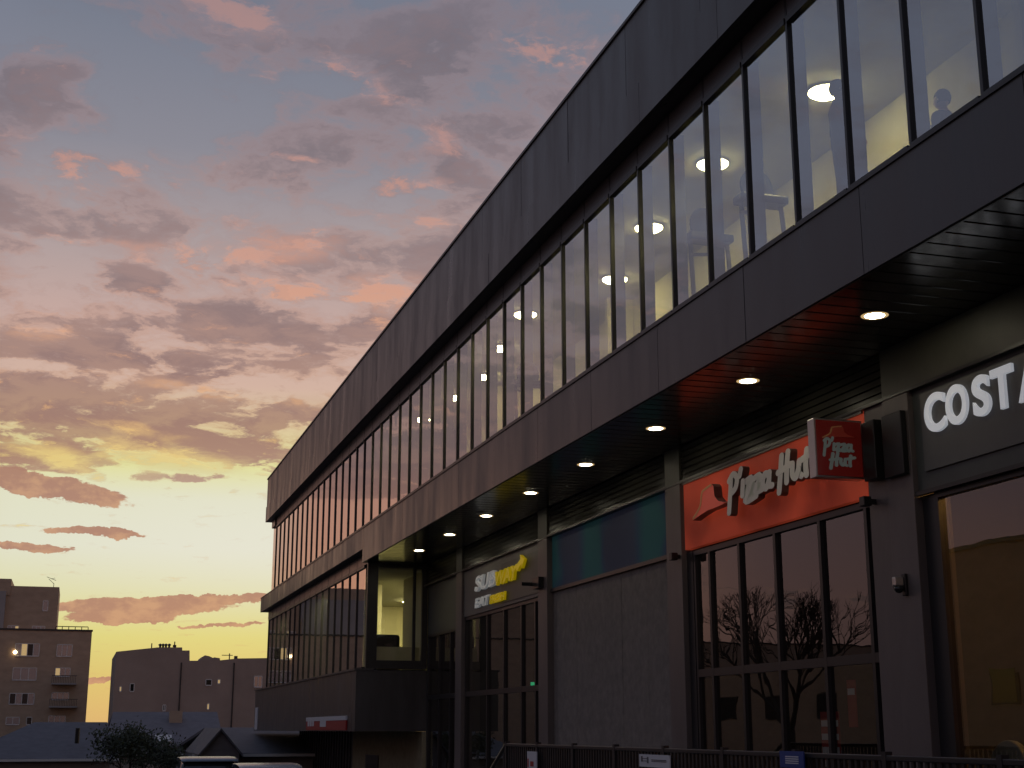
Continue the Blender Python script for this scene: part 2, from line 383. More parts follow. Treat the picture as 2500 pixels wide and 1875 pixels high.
# lower storey under the office
MB().box(XS, XS + .3, 49.0, Y1, -5, BANDB - .003).build('lower_wall', M['clad'], bld)
lowrib = MB()
for k in range(22): lowrib.box(XS - .05, XS + .002, 49.3 + k * .55, 49.36 + k * .55, -4, BANDB - .004)
lowrib.build('cladding_ribs', M['clad2'], bld)
MB().box(XS, XS + .3, YB, 48.997, -5, BANDB - .003).build('stone_wall', M['stone'], bld)
MB().box(XS - .03, XS - .002, 44.6, 46.6, -3, .55).build('side_door', M['frame'], bld)

# ---- shopfront wall
TRIM = 3.957 + E
PILL = [(34.70, 35.28), (27.81, 28.42), (20.89, 21.50)]
for a, b in PILL:
    MB().box(XS, XS + .5, a, b, 0, TRIM - .02).build('pillar', M['pillar'], bld, bevel=.006)
    MB().box(XS + .004, XS + .5, a + .004, b - .004, TRIM + .02, SOF + .012).build('pillar_cap', M['capping'], bld)
MB().box(XS, XS + .5, 14.15, 14.70, 0, TRIM - .02).build('pillar', M['pillar'], bld, bevel=.006)
MB().box(XS + .035, XS + .5, 14.705, 15.19, 0, TRIM - .021).build('pillar', M['pillar'], bld, bevel=.006)
MB().box(XS + .004, XS + .5, 4.0, 14.70, TRIM + .02, SOF + .012).build('plain_capping', M['capping'], bld)
MB().box(XS - .012, XS + .5, Y0, YB, TRIM - .02, TRIM + .02).build('trim_line', M['frame'], bld)
# louvre bands between the pillar caps
n = 6
for y0, y1 in ((15.19 - .49, 20.89), (21.50, 27.81), (28.42, 34.70), (35.28, YB)):
    prof = []
    for k in range(n):
        z0 = TRIM + .02 + (SOF - TRIM - .02) * k / n; z1 = TRIM + .02 + (SOF - TRIM - .02) * (k + 1) / n
        prof += [(XS + .03, z0), (XS + .045, z1 - .016), (XS + .09, z1 - .014), (XS + .09, z1 - .002)]
    MB().strip(prof, y0 + .003, y1 - .003).build('louvre', M['louvre'], bld)
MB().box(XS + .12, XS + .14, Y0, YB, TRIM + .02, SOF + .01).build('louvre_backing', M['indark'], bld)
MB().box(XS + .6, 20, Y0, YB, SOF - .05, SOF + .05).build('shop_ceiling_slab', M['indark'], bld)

def shop_glazing(ys, zb, zt, ztr, fmat='frame', x=XS + .15, gm='shopglass', doorw=None):
    """one glazed shopfront: stiles at ys (far to near), heads, optional transom; every light a pane"""
    fr = MB(); ys = sorted(ys)
    for y in ys: fr.box(x - .05, x + .07, y - .035, y + .035, zb, zt)
    for a, b in zip(ys[:-1], ys[1:]):
        fr.box(x - .05, x + .07, a + .035, b - .035, zt - .08, zt)
        fr.box(x - .05, x + .07, a + .035, b - .035, zb, zb + .12)
        if ztr: fr.box(x - .048, x + .068, a + .035, b - .035, ztr - .06, ztr + .06)
    f = fr.build('shopfront_frame', M[fmat], bld)
    for a, b in zip(ys[:-1], ys[1:]):
        spans = ((zb + .12, ztr - .06), (ztr + .06, zt - .08)) if ztr else ((zb + .12, zt - .08),)
        for z0, z1 in spans:
            MB().quad((x, a + .035, z0), (x, b - .035, z0), (x, b - .035, z1), (x, a + .035, z1)).build('pane', M[gm], f)
    return f
SB = 2.83 + E      # underside of the sign zone
TR = .86 + E
# bay beside the office
MB().box(XS + .1, XS + .16, 35.28, YB - .11, SB - .25, TRIM - .021).build('fascia_panel', M['paneldark'], bld)
shop_glazing([35.32, 36.2, 37.4, YB - .16], .02, SB - .252, TR)
# sandwich shop bay
shop_glazing([28.46, 28.95, 29.95, 31.3, 32.7, 34.66], .02, SB - .06, TR)
MB().box(XS + .06, XS + .2, 28.42, 34.70, SB - .058, TRIM - .021).build('fascia_panel', M['panelgrey'], bld)
# boarded bay
notched(21.50, 27.81, [22.72 + 1.22 * k for k in range(5)], XS + .14, 0, SB - .045, depth=.008, w=.009).build('hoarding', M['board'], bld)
MB().box(XS + .08, XS + .2, 21.503, 27.807, SB - .042, SB + .03).build('hoarding_head', M['frame'], bld)
MB().box(XS + .12, XS + .2, 21.503, 27.807, SB + .033, TRIM - .021).build('teal_fascia', M['teal'], bld)
# pizza bay
shop_glazing([15.25, 15.42, 16.6, 17.88, 19.03, 20.07, 20.62], .02, SB - .03, TR)
MB().box(XS + .09, XS + .22, 20.66, 20.888, .02, SB - .03).build('dark_jamb', M['frame'], bld)
# coffee bay
shop_glazing([3.0, 8.2, 13.86], .02, SB - .14, None)
MB().box(XS + .07, XS + .25, 2.5, 14.148, SB - .11, TRIM - .021).build('fascia_panel', M['paneldark'], bld)
MB().box(XS + .02, XS + .068, 2.5, 14.148, SB - .16, SB - .112).build('fascia_lip', M['clad2'], bld)
MB().box(XS + .11, XS + .23, 13.90, 14.147, .02, SB - .162).build('dark_jamb', M['frame'], bld)
MB().box(XS + .3, XS + .5, Y0, 2.5, 0, TRIM).build('plain_wall', M['pillar'], bld)
# shop interiors
MB().box(XS + .55, 16, Y0, YB - .05, -.15, -.004).build('shop_floor', M['infloor'], bld)
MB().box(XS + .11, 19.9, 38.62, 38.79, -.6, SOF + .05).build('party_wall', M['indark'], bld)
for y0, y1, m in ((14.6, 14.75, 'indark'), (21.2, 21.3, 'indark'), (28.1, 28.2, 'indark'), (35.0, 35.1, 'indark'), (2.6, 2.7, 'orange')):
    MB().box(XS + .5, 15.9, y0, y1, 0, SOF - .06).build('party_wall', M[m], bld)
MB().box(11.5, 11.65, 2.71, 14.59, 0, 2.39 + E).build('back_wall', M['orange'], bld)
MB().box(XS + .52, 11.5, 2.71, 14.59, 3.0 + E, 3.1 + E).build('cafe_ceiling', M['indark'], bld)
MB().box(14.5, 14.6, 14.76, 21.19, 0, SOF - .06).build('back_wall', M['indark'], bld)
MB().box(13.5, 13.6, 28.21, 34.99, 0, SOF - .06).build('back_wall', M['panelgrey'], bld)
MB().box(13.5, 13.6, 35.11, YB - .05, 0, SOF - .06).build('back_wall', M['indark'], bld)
MB().box(12.2, 12.8, 29.5, 33.5, 0, 1.1).build('counter', M['panelgrey'], bld)

# ------------------------------------------------------------------ signs
AX, AY, AZ = Vector((0, -1, 0)), Vector((0, 0, 1)), Vector((-1, 0, 0))     # along the shopfront to the right, up, outwards
def stroke(pts, w, cap=7, taper=None):
    """closed outline of a brush stroke through pts with half width w"""
    P = [Vector((p[0], p[1])) for p in pts]; Q = []
    for i in range(len(P) - 1):                                             # smooth with Catmull-Rom
        p0 = P[max(i - 1, 0)]; p1 = P[i]; p2 = P[i + 1]; p3 = P[min(i + 2, len(P) - 1)]
        for k in range(5):
            t = k / 5
            Q.append(.5 * ((2 * p1) + (p2 - p0) * t + (2 * p0 - 5 * p1 + 4 * p2 - p3) * t * t + (3 * p1 - p0 - 3 * p2 + p3) * t ** 3))
    Q.append(P[-1]); L, Rr = [], []; n = len(Q)
    for i, q in enumerate(Q):
        d = (Q[min(i + 1, n - 1)] - Q[max(i - 1, 0)])
        if d.length < 1e-6: d = Vector((1, 0))
        d.normalize(); nn = Vector((-d.y, d.x)); ww = w * (1 if not taper else taper[0] + (taper[1] - taper[0]) * i / (n - 1))
        L.append(q + nn * ww); Rr.append(q - nn * ww)
    def arc(c, a, b, ww):
        v = a - c; st = math.atan2(v.y, v.x)
        return [c + Vector((math.cos(st - math.pi * k / cap), math.sin(st - math.pi * k / cap))) * v.length for k in range(1, cap)]
    return [tuple(x) for x in L + arc(Q[-1], L[-1], Rr[-1], w) + Rr[::-1] + arc(Q[0], Rr[0], L[0], w)]
LET = {  # brush lettering, unit = x-height 1
    'P': ([[(.32, 1.55), (.2, .6), (0, -.75)], [(.12, 1.35), (.55, 1.72), (.9, 1.35), (.72, .75), (.3, .5)]], 1.05),
    "'": ([[(.26, 1.85), (.12, 1.45)]], .2),
    'i': ([[(.22, 1.0), (.12, .1)]], .42),
    'z': ([[(.02, .92), (.62, .98), (.08, .08), (.72, .06)]], .78),
    'Z': ([[(.02, .92), (.62, .98), (-.1, -.32), (.95, -.22)]], .78),
    'a': ([[(.62, .85), (.25, .95), (.02, .4), (.3, .02), (.6, .5)], [(.66, .95), (.6, .2), (.85, .08)]], 1.0),
    'H': ([[(.3, 1.7), (.15, .7), (-.05, -.5)], [(.85, 1.8), (.7, .9), (.62, -.02)], [(-.05, .72), (.5, .86), (1.0, .98)]], 1.1),
    'u': ([[(.08, .95), (.05, .3), (.3, .05), (.55, .5)], [(.62, .98), (.55, .3), (.75, .05)]], .85),
    't': ([[(.42, 1.5), (.28, .6), (.3, .0)], [(0, 1.0), (.4, 1.12), (.85, 1.25)]], .6)}
def two_tone(o):
    for p in o.data.polygons: p.material_index = 0 if abs(p.normal.dot(AZc)) > .9 else 1
    return o
def script(words, org, hx, hy, depth0, depth1, parent, mface, slant=0, name='letter', w=.205):
    x = 0; k = 0
    for ch in words:
        if ch == ' ': x += .45; continue
        st, adv = LET[ch]
        mb = MB()
        for s_ in st:
            pts = stroke([(a + x, b + slant * (a + x)) for a, b in s_], w)
            mb.prism([(a * hx, b * hy) for a, b in pts], org, AXc, AYc, AZc, depth0, depth1 + .0015 * (k % 4)); k += 1
        two_tone(mb.build(name, [mface, M['return']], parent))
        x += adv
    return x
def hat(org, hx, hy, d0, d1, parent, mface, mline):
    crown = [(-1.6, .05), (-1.05, .42), (-.78, .75), (-.62, 1.45), (-.35, 1.62), (.45, 1.78), (.62, 1.6), (.7, 1.0), (1.05, .66), (1.75, .42), (1.0, .36), (0, .34), (-.8, .22)]
    mb = MB(); mb.prism([(a * hx, b * hy) for a, b in crown], org, AXc, AYc, AZc, d0, d1); b_ = two_tone(mb.build('hat_emblem', [mface, M['return']], parent))
    ln = MB()
    for s_ in ([(-1.5, .16), (-1.0, .5), (-.72, .82), (-.55, 1.45), (-.3, 1.58), (.4, 1.72)],):
        ln.prism([(a * hx, b * hy) for a, b in stroke(s_, .07)], org, AXc, AYc, AZc, d1 + .002, d1 + .006)
    ln.build('hat_outline', mline, b_)
def text_obj(txt, size, depth, org, parent, m, name, bold=0, shear=0, sx=1, space=1.0):
    cu = bpy.data.curves.new(name, 'FONT'); cu.body = txt; cu.size = size; cu.extrude = depth / 2; cu.offset = bold; cu.shear = shear
    cu.space_character = space
    t = bpy.data.objects.new(name, cu); COL.objects.link(t); bpy.context.view_layer.update()
    dg = bpy.context.evaluated_depsgraph_get(); me = bpy.data.meshes.new_from_object(t.evaluated_get(dg))
    bpy.data.objects.remove(t)
    off = wloc(parent); org = Vector(org)
    for v in me.vertices:
        p = org + AXc * (v.co.x * sx) + AYc * v.co.y + AZc * v.co.z; v.co = p - off
    me.materials.clear(); me.materials.append(m); me.name = name
    o = bpy.data.objects.new(name, me); COL.objects.link(o); o.parent = parent
    return o
AXc, AYc, AZc = AX, AY, AZ
def fit_text(txt, a0, a1, b0, b1, xf, depth, parent, m, name, bold=.03, shear=0, space=1.0):
    """raised lettering on the shopfront: from a0 (far) to a1 (near) along the wall, between heights b0 and b1"""
    cu = bpy.data.curves.new(name, 'FONT'); cu.body = txt; cu.size = 1; cu.extrude = .5; cu.offset = bold; cu.shear = shear; cu.space_character = space
    t = bpy.data.objects.new(name, cu); COL.objects.link(t); bpy.context.view_layer.update()
    me = bpy.data.meshes.new_from_object(t.evaluated_get(bpy.context.evaluated_depsgraph_get())); bpy.data.objects.remove(t)
    xs = [v.co.x for v in me.vertices]; ys_ = [v.co.y for v in me.vertices]; x0, x1, y0, y1 = min(xs), max(xs), min(ys_), max(ys_); off = wloc(parent)
    for v in me.vertices:
        v.co = Vector((xf - (v.co.z + .5) * depth, a0 + (a1 - a0) * (v.co.x - x0) / (x1 - x0), E + b0 + (b1 - b0) * (v.co.y - y0) / (y1 - y0))) - off
    me.materials.clear(); me.materials.append(m); me.name = name
    o = bpy.data.objects.new(name, me); COL.objects.link(o); o.parent = parent; return o

# red pizza fascia sign (shop bay between two pillars)
ph = empty('fascia_sign', (XS + .05, 18, SB), 'big red backlit fascia sign with raised cream brush lettering and hat emblem', 'sign', 'shop fascia signs')
MB().box(XS + .03, XS + .14, 15.195, 20.80, SB + .0, TRIM - .03).build('sign_panel', M['red'], ph)
MB().box(XS + .0, XS + .028, 15.195, 20.80, TRIM - .06, TRIM - .024).build('sign_hood', M['return'], ph)
hat(Vector((XS + .03, 19.55, 3.2 + E)), .36, .27, .02, .16, ph, M['hatred'], M['hatline'])
script("P'iZza Hut", Vector((XS + .03, 18.86, 3.32 + E)), .345, .225, .03, .14, ph, M['cream'])

# projecting pizza sign
bs = empty('projecting_sign', (9.0, 15.25, 3.05 + E), 'square dark red projecting sign with hat emblem on two arms beside the pillar', 'sign')
MB().box(8.60, 9.28, 15.17, 15.33, 3.04 + E, 3.79 + E).build('sign_case', M['steel'], bs, bevel=.006)
MB().box(8.625, 9.255, 15.152, 15.168, 3.065 + E, 3.765 + E).build('sign_face', M['reddim'], bs)
AXc, AYc, AZc = Vector((1, 0, 0)), Vector((0, 0, 1)), Vector((0, -1, 0))
hat(Vector((8.914, 15.15, 3.525 + E)), .14, .10, .002, .006, bs, M['hatdim'], M['hatline'])
script("P'izza", Vector((8.71, 15.15, 3.38 + E)), .1, .088, .002, .006, bs, M['creamdim'])
script("Hut", Vector((8.80, 15.15, 3.195 + E)), .12, .087, .002, .006, bs, M['creamdim'])
AXc, AYc, AZc = AX, AY, AZ
for z in (3.16, 3.66): MB().box(9.28, 9.42, 15.22, 15.28, z + E - .03, z + E + .03).build('bracket_arm', M['black'], bs)
cab = MB().box(9.18, XS - .002, 14.74, 15.02, 2.98 + E, 3.72 + E).build('wall_cabinet', M['black'], None, bevel=.01)
tag(cab, 'black flat cabinet on the wide pillar beside the projecting sign arms', 'cabinet')
cab2 = MB().box(9.22, XS - .002, 14.2, 14.62, 2.95 + E, 3.72 + E).build('wall_speaker', M['black'], None, bevel=.01)
tag(cab2, 'black boxy speaker on the wide pillar nearest the white lettered sign', 'speaker')

# sandwich shop sign
sb = empty('fascia_sign', (XS + .05, 31.5, SB), 'grey fascia sign with slanted white and yellow capitals and small second line', 'sign', 'shop fascia signs')
MB().box(XS + .045, XS + .058, 28.5, 31.3, SB + .02, TRIM - .20).build('backing_panel', M['paneldark'], sb)
fit_text('SUB', 33.36, 31.54, 3.29, 3.66, XS + .03, .07, sb, M['subw'], 'white_lettering', .018, .22, 1.0)
fit_text('WAY', 31.55, 29.75, 3.27, 3.60, XS + .03, .072, sb, M['suby'], 'yellow_lettering', .03, .22, .95)
ar = MB(); ar.prism([(0, 0), (.12, .10), (.34, .17), (.32, .27), (.62, .14), (.42, -.04), (.38, .06), (.22, .0), (.1, -.07)], Vector((XS + .03, 29.88, 3.50 + E)), AX, AY, AZ, .002, .074)
ar.build('arrow_tip', M['suby'], sb)
fit_text('EAT', 33.40, 32.12, 2.90, 3.13, XS + .03, .05, sb, M['subw'], 'white_lettering', .03, .15, 1.0)
fit_text('FRESH', 32.08, 30.82, 2.89, 3.09, XS + .03, .052, sb, M['suby'], 'yellow_lettering', .03, .15, 1.0)
# black arm on the pillar beside it
arm = MB().box(XS - .35, XS - .002, 28.46, 28.54, 2.98 + E, 3.05 + E)
arm.box(XS - .12, XS - .003, 28.02, 28.455, 2.9 + E, 3.13 + E); arm = arm.build('sign_bracket', M['black'], None)
tag(arm, 'empty black sign bracket on the pillar beside the yellow lettered sign', 'bracket')
# coffee shop sign
cs = empty('fascia_sign', (XS + .05, 12, SB), 'dark fascia sign with large glowing white capitals above the coffee shop', 'sign', 'shop fascia signs')
for c_, a0, a1 in (('C', 13.83, 13.43), ('O', 13.40, 13.00), ('S', 12.89, 12.59), ('T', 12.55, 12.18), ('A', 12.10, 11.66)):
    fit_text(c_, a0, a1, 3.34, 3.80, XS + .045, .045, cs, M['costaw'], 'white_letter', .03)
MB().box(XS + .04, XS + .068, 9.5, 13.95, SB + .1, TRIM - .1).build('backing_panel', M['panelgrey'], cs)

# small bulkhead fittings at the foot of the red sign
for y, lab in ((20.98, 'small black wall spotlight under the far corner of the red sign'), (15.05, 'small black wall spotlight under the near corner of the red sign')):
    f = empty('wall_spotlight', (XS - .06, y, SB - .09), lab, 'spotlight', 'spotlights under the red sign')
    MB().box(XS - .16, XS - .05, y - .06, y + .06, SB - .15, SB - .03).build('housing', M['black'], f, bevel=.01)
    MB().box(XS - .05, XS + (.03 if y < 16 else -.002), y - .03, y + .03, SB - .12, SB - .06).build('mount', M['black'], f)

# security camera on the wide pillar
cc = atX(2212, 1428, XS)
cv = empty('security_camera', cc, 'small grey security camera on the wide pillar below the coffee sign', 'camera')
MB().box(XS - .045, XS - .002, cc.y - .05, cc.y + .03, cc.z - .13, cc.z + .13).build('back_plate', M['black'], cv, bevel=.012)
MB().box(XS - .17, XS - .046, cc.y - .035, cc.y + .035, cc.z - .02, cc.z + .09).build('housing', M['steel'], cv, bevel=.015)
MB().lathe((XS - .10, cc.y, cc.z - .1), [(.012, 0), (.035, .01), (.055, .04), (.06, .075)], 16).build('lens_dome', M['carglass'], cv, smooth=True)

# ------------------------------------------------------------------ downlights in the soffit
dl = None
places = ['above the coffee shop sign', 'above the wide pillar', 'above the red sign', 'above the pillar past the red sign', 'above the blue-green panel', 'above the near half of the yellow lettered sign',
          'above the far half of the yellow lettered sign', 'beside the office corner glazing']
for i, yy in enumerate([13.31 + 3.2 * k for k in range(8)]):
    lab = 'round recessed downlight in the glossy soffit, %s' % ['nearest the camera', 'second nearest the camera', 'third from the camera', 'fourth from the camera', 'fifth from the camera', 'sixth from the camera', 'second from the office glazing', 'closest to the office glazing'][i]
    if dl is None:
        dl = empty('downlight', (8.4, yy, SOF), lab, 'downlight', 'soffit downlights')
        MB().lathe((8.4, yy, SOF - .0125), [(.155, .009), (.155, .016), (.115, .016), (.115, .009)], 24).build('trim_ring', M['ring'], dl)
        MB().lathe((8.4, yy, SOF - .006), [(.110, .0), (.112, .005)], 24).build('lens', M['down'], dl, smooth=True)
        d = dl
    else:
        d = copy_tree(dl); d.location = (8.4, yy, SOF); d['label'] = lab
d = empty('sensor', (8.14, 28.88, SOF), 'small flat pale detector on the soffit beside a downlight', 'detector')
MB().lathe((8.14, 28.88, SOF - .03), [(.05, 0), (.08, .01), (.085, .03)], 16).build('cover', M['steel'], d, smooth=True)

# ------------------------------------------------------------------ lamps behind the upper windows
lp = None
ords = ['behind the fourth pane from the right edge of the photo', 'behind the seventh pane from the right edge', 'behind the ninth pane from the right edge', 'right of the pair of unlit panes', 'left of the pair of unlit panes', 'second left of the unlit panes', 'third left of the unlit panes', 'farthest but one lit on the upper floor', 'farthest lit on the upper floor']
for i, (yy, xx) in enumerate([(15.5, 9.25), (18.25, 8.84), (21.15, 8.98), (24.0, 9.45), (26.75, 8.5), (29.45, 8.75), (32.1, 9.2), (34.5, 9.0), (37.35, 8.8)]):
    lab = 'round upstairs ceiling lamp ' + ords[i]
    if lp is None:
        lp = empty('ceiling_lamp', (xx, yy, CEIL), lab, 'lamp', 'upstairs ceiling lamps')
        MB().lathe((xx, yy, CEIL - .035), [(.25, 0), (.26, .034)], 28).build('rim', M['trim'], lp)
        MB().lathe((xx, yy, CEIL - .1), [(.09, 0), (.19, .02), (.235, .05), (.24, .064)], 28).build('diffuser', M['lamp'], lp, smooth=True)
    else:
        d = copy_tree(lp); d.location = (xx, yy, CEIL); d['label'] = lab
# lamps inside the office corner; those behind the side wall added to brighten it
for i, (x, y) in enumerate(((8.45, 46.2), (10.2, 41.6), (10.8, 45.0), (8.6, 55.5), (11.8, 42.6), (11.2, 48.5))):
    t = empty('panel_lamp', (x, y, 4.42 + E), ['long slim ceiling lamp deep inside the corner office', 'added hidden ceiling lamp just behind the corner office glazing', 'added hidden ceiling lamp on the inner side of the corner office column', 'slim ceiling lamp in the dim far office', 'added hidden ceiling lamp by the inner wall of the corner office', 'added hidden ceiling lamp near the partition of the corner office'][i], 'lamp', 'office ceiling lamps')
    MB().box(x - .35, x + .35, y - .1, y + .1, 4.38 + E, 4.415 + E).build('lamp_case', M['trim'], t)
    MB().box(x - .33, x + .33, y - .08, y + .08, 4.365 + E, 4.379 + E).build('lamp_diffuser', M['lampx'], t)
# sofa-like dark furniture at the corner office window
sf = empty('office_sofa', (8.4, 39.5, LW_S - .1), 'dark sofa back against the corner office window', 'sofa')
MB().box(7.98, 8.72, 39.2, 39.4, LW_S + .3, LW_S + .88).build('backrest', M['black'], sf, bevel=.08)
MB().box(7.98, 8.78, 39.41, 40.0, LW_S - .1, LW_S + .5).build('seat', M['black'], sf, bevel=.05)
# small lights inside the shops
for i, (x, y, z) in enumerate(((11.2, 17.6, 3.1), (11.2, 17.2, 3.1), (11.9, 16.9, 3.05), (11.0, 31.9, 2.9), (11.4, 33.3, 2.5), (11.1, 12.9, 2.9), (11.2, 11.6, 2.7))):
    t = empty('pendant_lamp', (x, y, z), ['left amber pendant inside the pizza restaurant', 'middle amber pendant inside the pizza restaurant', 'right amber pendant inside the pizza restaurant',
        'amber pendant behind the middle sandwich shop window', 'low amber pendant behind the far sandwich shop window', 'amber pendant inside the coffee shop near the pillar', 'amber pendant deeper inside the coffee shop'][i], 'lamp', 'amber pendants in the shops')
    top = (3.0 + E if i > 4 else SOF - .05)
    MB().tube((x, y, z + .1), (x, y, top), .008).build('cord', M['black'], t)
    MB().lathe((x, y, z), [(.03, 0), (.09, .03), (.08, .09), (.02, .12)], 12).build('bulb', M['amber'], t, smooth=True)
mbd = empty('menu_board', (11.47, 10.5, 2.2), 'dark menu board on the orange wall inside the coffee shop', 'board')
MB().box(11.44, 11.497, 9.6, 11.4, 2.2, 3.0).build('board_panel', M['black'], mbd)
em = MB()
em.box(11.436, 11.4395, 9.7, 11.3, 2.82, 2.88).build('pale_line', M['palechair'], mbd)
cnt = empty('counter', (11.1, 9.5, 0), 'dark cafe counter in front of the orange wall', 'counter')
MB().box(10.95, 11.4, 7.5, 11.2, 0, 1.0).build('counter_body', M['black'], cnt); MB().box(10.9, 11.45, 7.45, 11.25, 1.0, 1.05).build('counter_top', M['palechair'], cnt)
# panel lights in the sandwich shop and cafe (lit rooms)
for i, (x, y, z, sx, sy) in enumerate(((11.5, 30.5, SOF - .1, .5, .1), (11.5, 33.0, SOF - .1, .5, .1), (10.6, 9.0, 2.97 + E, .3, .2), (10.6, 12.4, 2.97 + E, .3, .2))):
    t = empty('panel_lamp', (x, y, z), ['near ceiling lamp in the sandwich shop', 'far ceiling lamp in the sandwich shop', 'near ceiling lamp in the coffee shop', 'far ceiling lamp in the coffee shop'][i], 'lamp', 'shop ceiling lamps')
    MB().box(x - sx - .02, x + sx + .02, y - sy - .02, y + sy + .02, z - .02, z + .03).build('lamp_case', M['trim'], t)
    MB().box(x - sx, x + sx, y - sy, y + sy, z - .032, z - .021).build('lamp_diffuser', M['cafelamp'] if i > 1 else M['subwaylamp'], t)
ex = MB().box(11.0, 11.3, 34.2, 34.24, 2.35, 2.5).build('exit_sign', M['green'], None); tag(ex, 'small green exit light inside the shop beside the pillar', 'sign')

# ------------------------------------------------------------------ terrace, railing, notices
def struct(o): o['kind'] = 'structure'; return o
struct(MB().box(6.75, XS + .56, Y0, 24.0, -.3, 0).build('terrace', M['pave'], None))
struct(MB().box(6.75, XS + .56, 24.003, 38.75, -.6, -.3).build('lower_terrace', M['pave'], None))
rl = empty('railing', (6.9, 10, 0), 'dark metal railing with vertical bars along the terrace edge', 'railing')
XR = 6.9; RT = 1.12
MB().box(XR - .03, XR + .03, -2, 22.75, RT - .05, RT).build('top_rail', M['frame'], rl, bevel=.008)
MB().box(XR - .02, XR + .02, -2, 22.75, .08, .12).build('bottom_rail', M['frame'], rl)
yy = -2
while yy < 22.8:
    MB().box(XR - .035, XR + .035, yy - .035, yy + .035, 0, RT + .03).build('post', M['frame'], rl)
    if yy + 1.65 < 22.9:
        p = MB()
        for k in range(1, 16): p.box(XR - .012, XR + .012, yy + k * .103 - .02, yy + k * .103 + .02, .121, RT - .051)
        p.build('bar_panel', M['frame'], rl)
    yy += 1.65
sr = MB().tube((XR, 22.8, RT - .02), (XR, 26.2, -.55), .035, n=8); sr.build('stair_rail', M['frame'], rl)
MB().tube((XR, 24.6, -1.2), (XR, 24.6, .35), .03, n=8).build('post', M['frame'], rl)

def notice(name, u0, v0, u1, v1, label, m):
    a = atX(u0, v0, XR - .06); b = atX(u1, v1, XR - .06)
    o = MB().box(XR - .075, XR - .06, b.y, a.y, b.z, a.z).build(name, m, None); tag(o, label, 'sign', 'notices on the railing'); return a, b, o
a, b, nb = notice('notice_board', 1563, 1841, 1638, 1876, 'white notice with a dark emblem fixed to the terrace railing', M['white'])
em = MB(); w_, h_ = a.y - b.y, a.z - b.z
def pr(s0, t0, s1, t1): em.box(XR - .079, XR - .0755, a.y - s1 * w_, a.y - s0 * w_, a.z - t1 * h_, a.z - t0 * h_)
pr(.07, .15, .12, .6); pr(.27, .2, .32, .7); pr(.121, .3, .269, .36); pr(.121, .5, .269, .56)
pr(.42, .38, .9, .46); pr(.42, .5, .9, .56)
em.build('print', M['inkgrey'], nb)
a, b, nb = notice('notice_board', 1906, 1833, 1966, 1876, 'blue notice with a pale text block fixed to the terrace railing', M['blue'])
w_, h_ = a.y - b.y, a.z - b.z; em = MB()
for k in range(4): pr(.25, .3 + k * .13, .8, .37 + k * .13)
em.build('print', M['white'], nb)
a, b, nb = notice('notice_board', 1289, 1834, 1312, 1876, 'narrow white notice with a red edge fixed to the far railing', M['white'])
w_, h_ = a.y - b.y, a.z - b.z; em = MB(); pr(.05, .45, .18, .95); pr(.35, .6, .7, .9); em.build('print', M['redpaint'], nb)
# sign on the plinth band under the office
a = atX(750, 1752, XB - .02); b = atX(846, 1782, XB - .02)
ps = empty('plinth_sign', a, 'white and red shop sign low on the dark plinth under the office', 'sign')
zt, zb = a.z, BANDB + .03
MB().box(XB - .05, XB - .002, b.y, a.y, zb, zb + (zt - zb) * .68).build('red_panel', M['redpaint'], ps)
MB().box(XB - .055, XB - .002, b.y, a.y, zb + (zt - zb) * .70, zt).build('white_panel', M['white'], ps)
w_ = a.y - b.y; em = MB()
for s0, s1 in ((.05, .10), (.115, .165), (.18, .225)): em.box(XB - .057, XB - .0505, a.y - s1 * w_, a.y - s0 * w_, zb + .12, zb + .34)
em.box(XB - .057, XB - .0505, a.y - .54 * w_, a.y - .39 * w_, zb + .1, zb + .36); em.build('pale_marks', M['white'], ps)
# white board on the far corner of the plinth
wb = MB().box(XB - .03, XB - .002, Y1 - .9, Y1 - .1, BANDB + .05, BANDB + .95).build('corner_board', M['white'], None); tag(wb, 'tall pale board on the far corner of the dark plinth', 'board')
# posters behind the pizza shop door
for i, (u0, v0, u1, v1) in enumerate(((2004, 1738, 2052, 1800), (2068, 1660, 2092, 1716))):
    a = atX(u0, v0, XS + .2); b = atX(u1, v1, XS + .2)
    t = empty('window_poster', a, ['red and white banded poster inside the pizza shop glazing', 'small red poster with white edge inside the pizza shop door'][i], 'poster', 'pizza shop posters')
    MB().box(XS + .19, XS + .2, b.y, a.y, b.z - .3, a.z).build('poster_sheet', M['redpaint'], t)
    e2 = MB()
    for k in range(4 if i == 0 else 1):
        z = a.z - .14 - k * .17; e2.box(XS + .185, XS + .1895, b.y + .02, a.y - .02, z - .05, z + .03)
    e2.build('white_bands', M['white'], t)

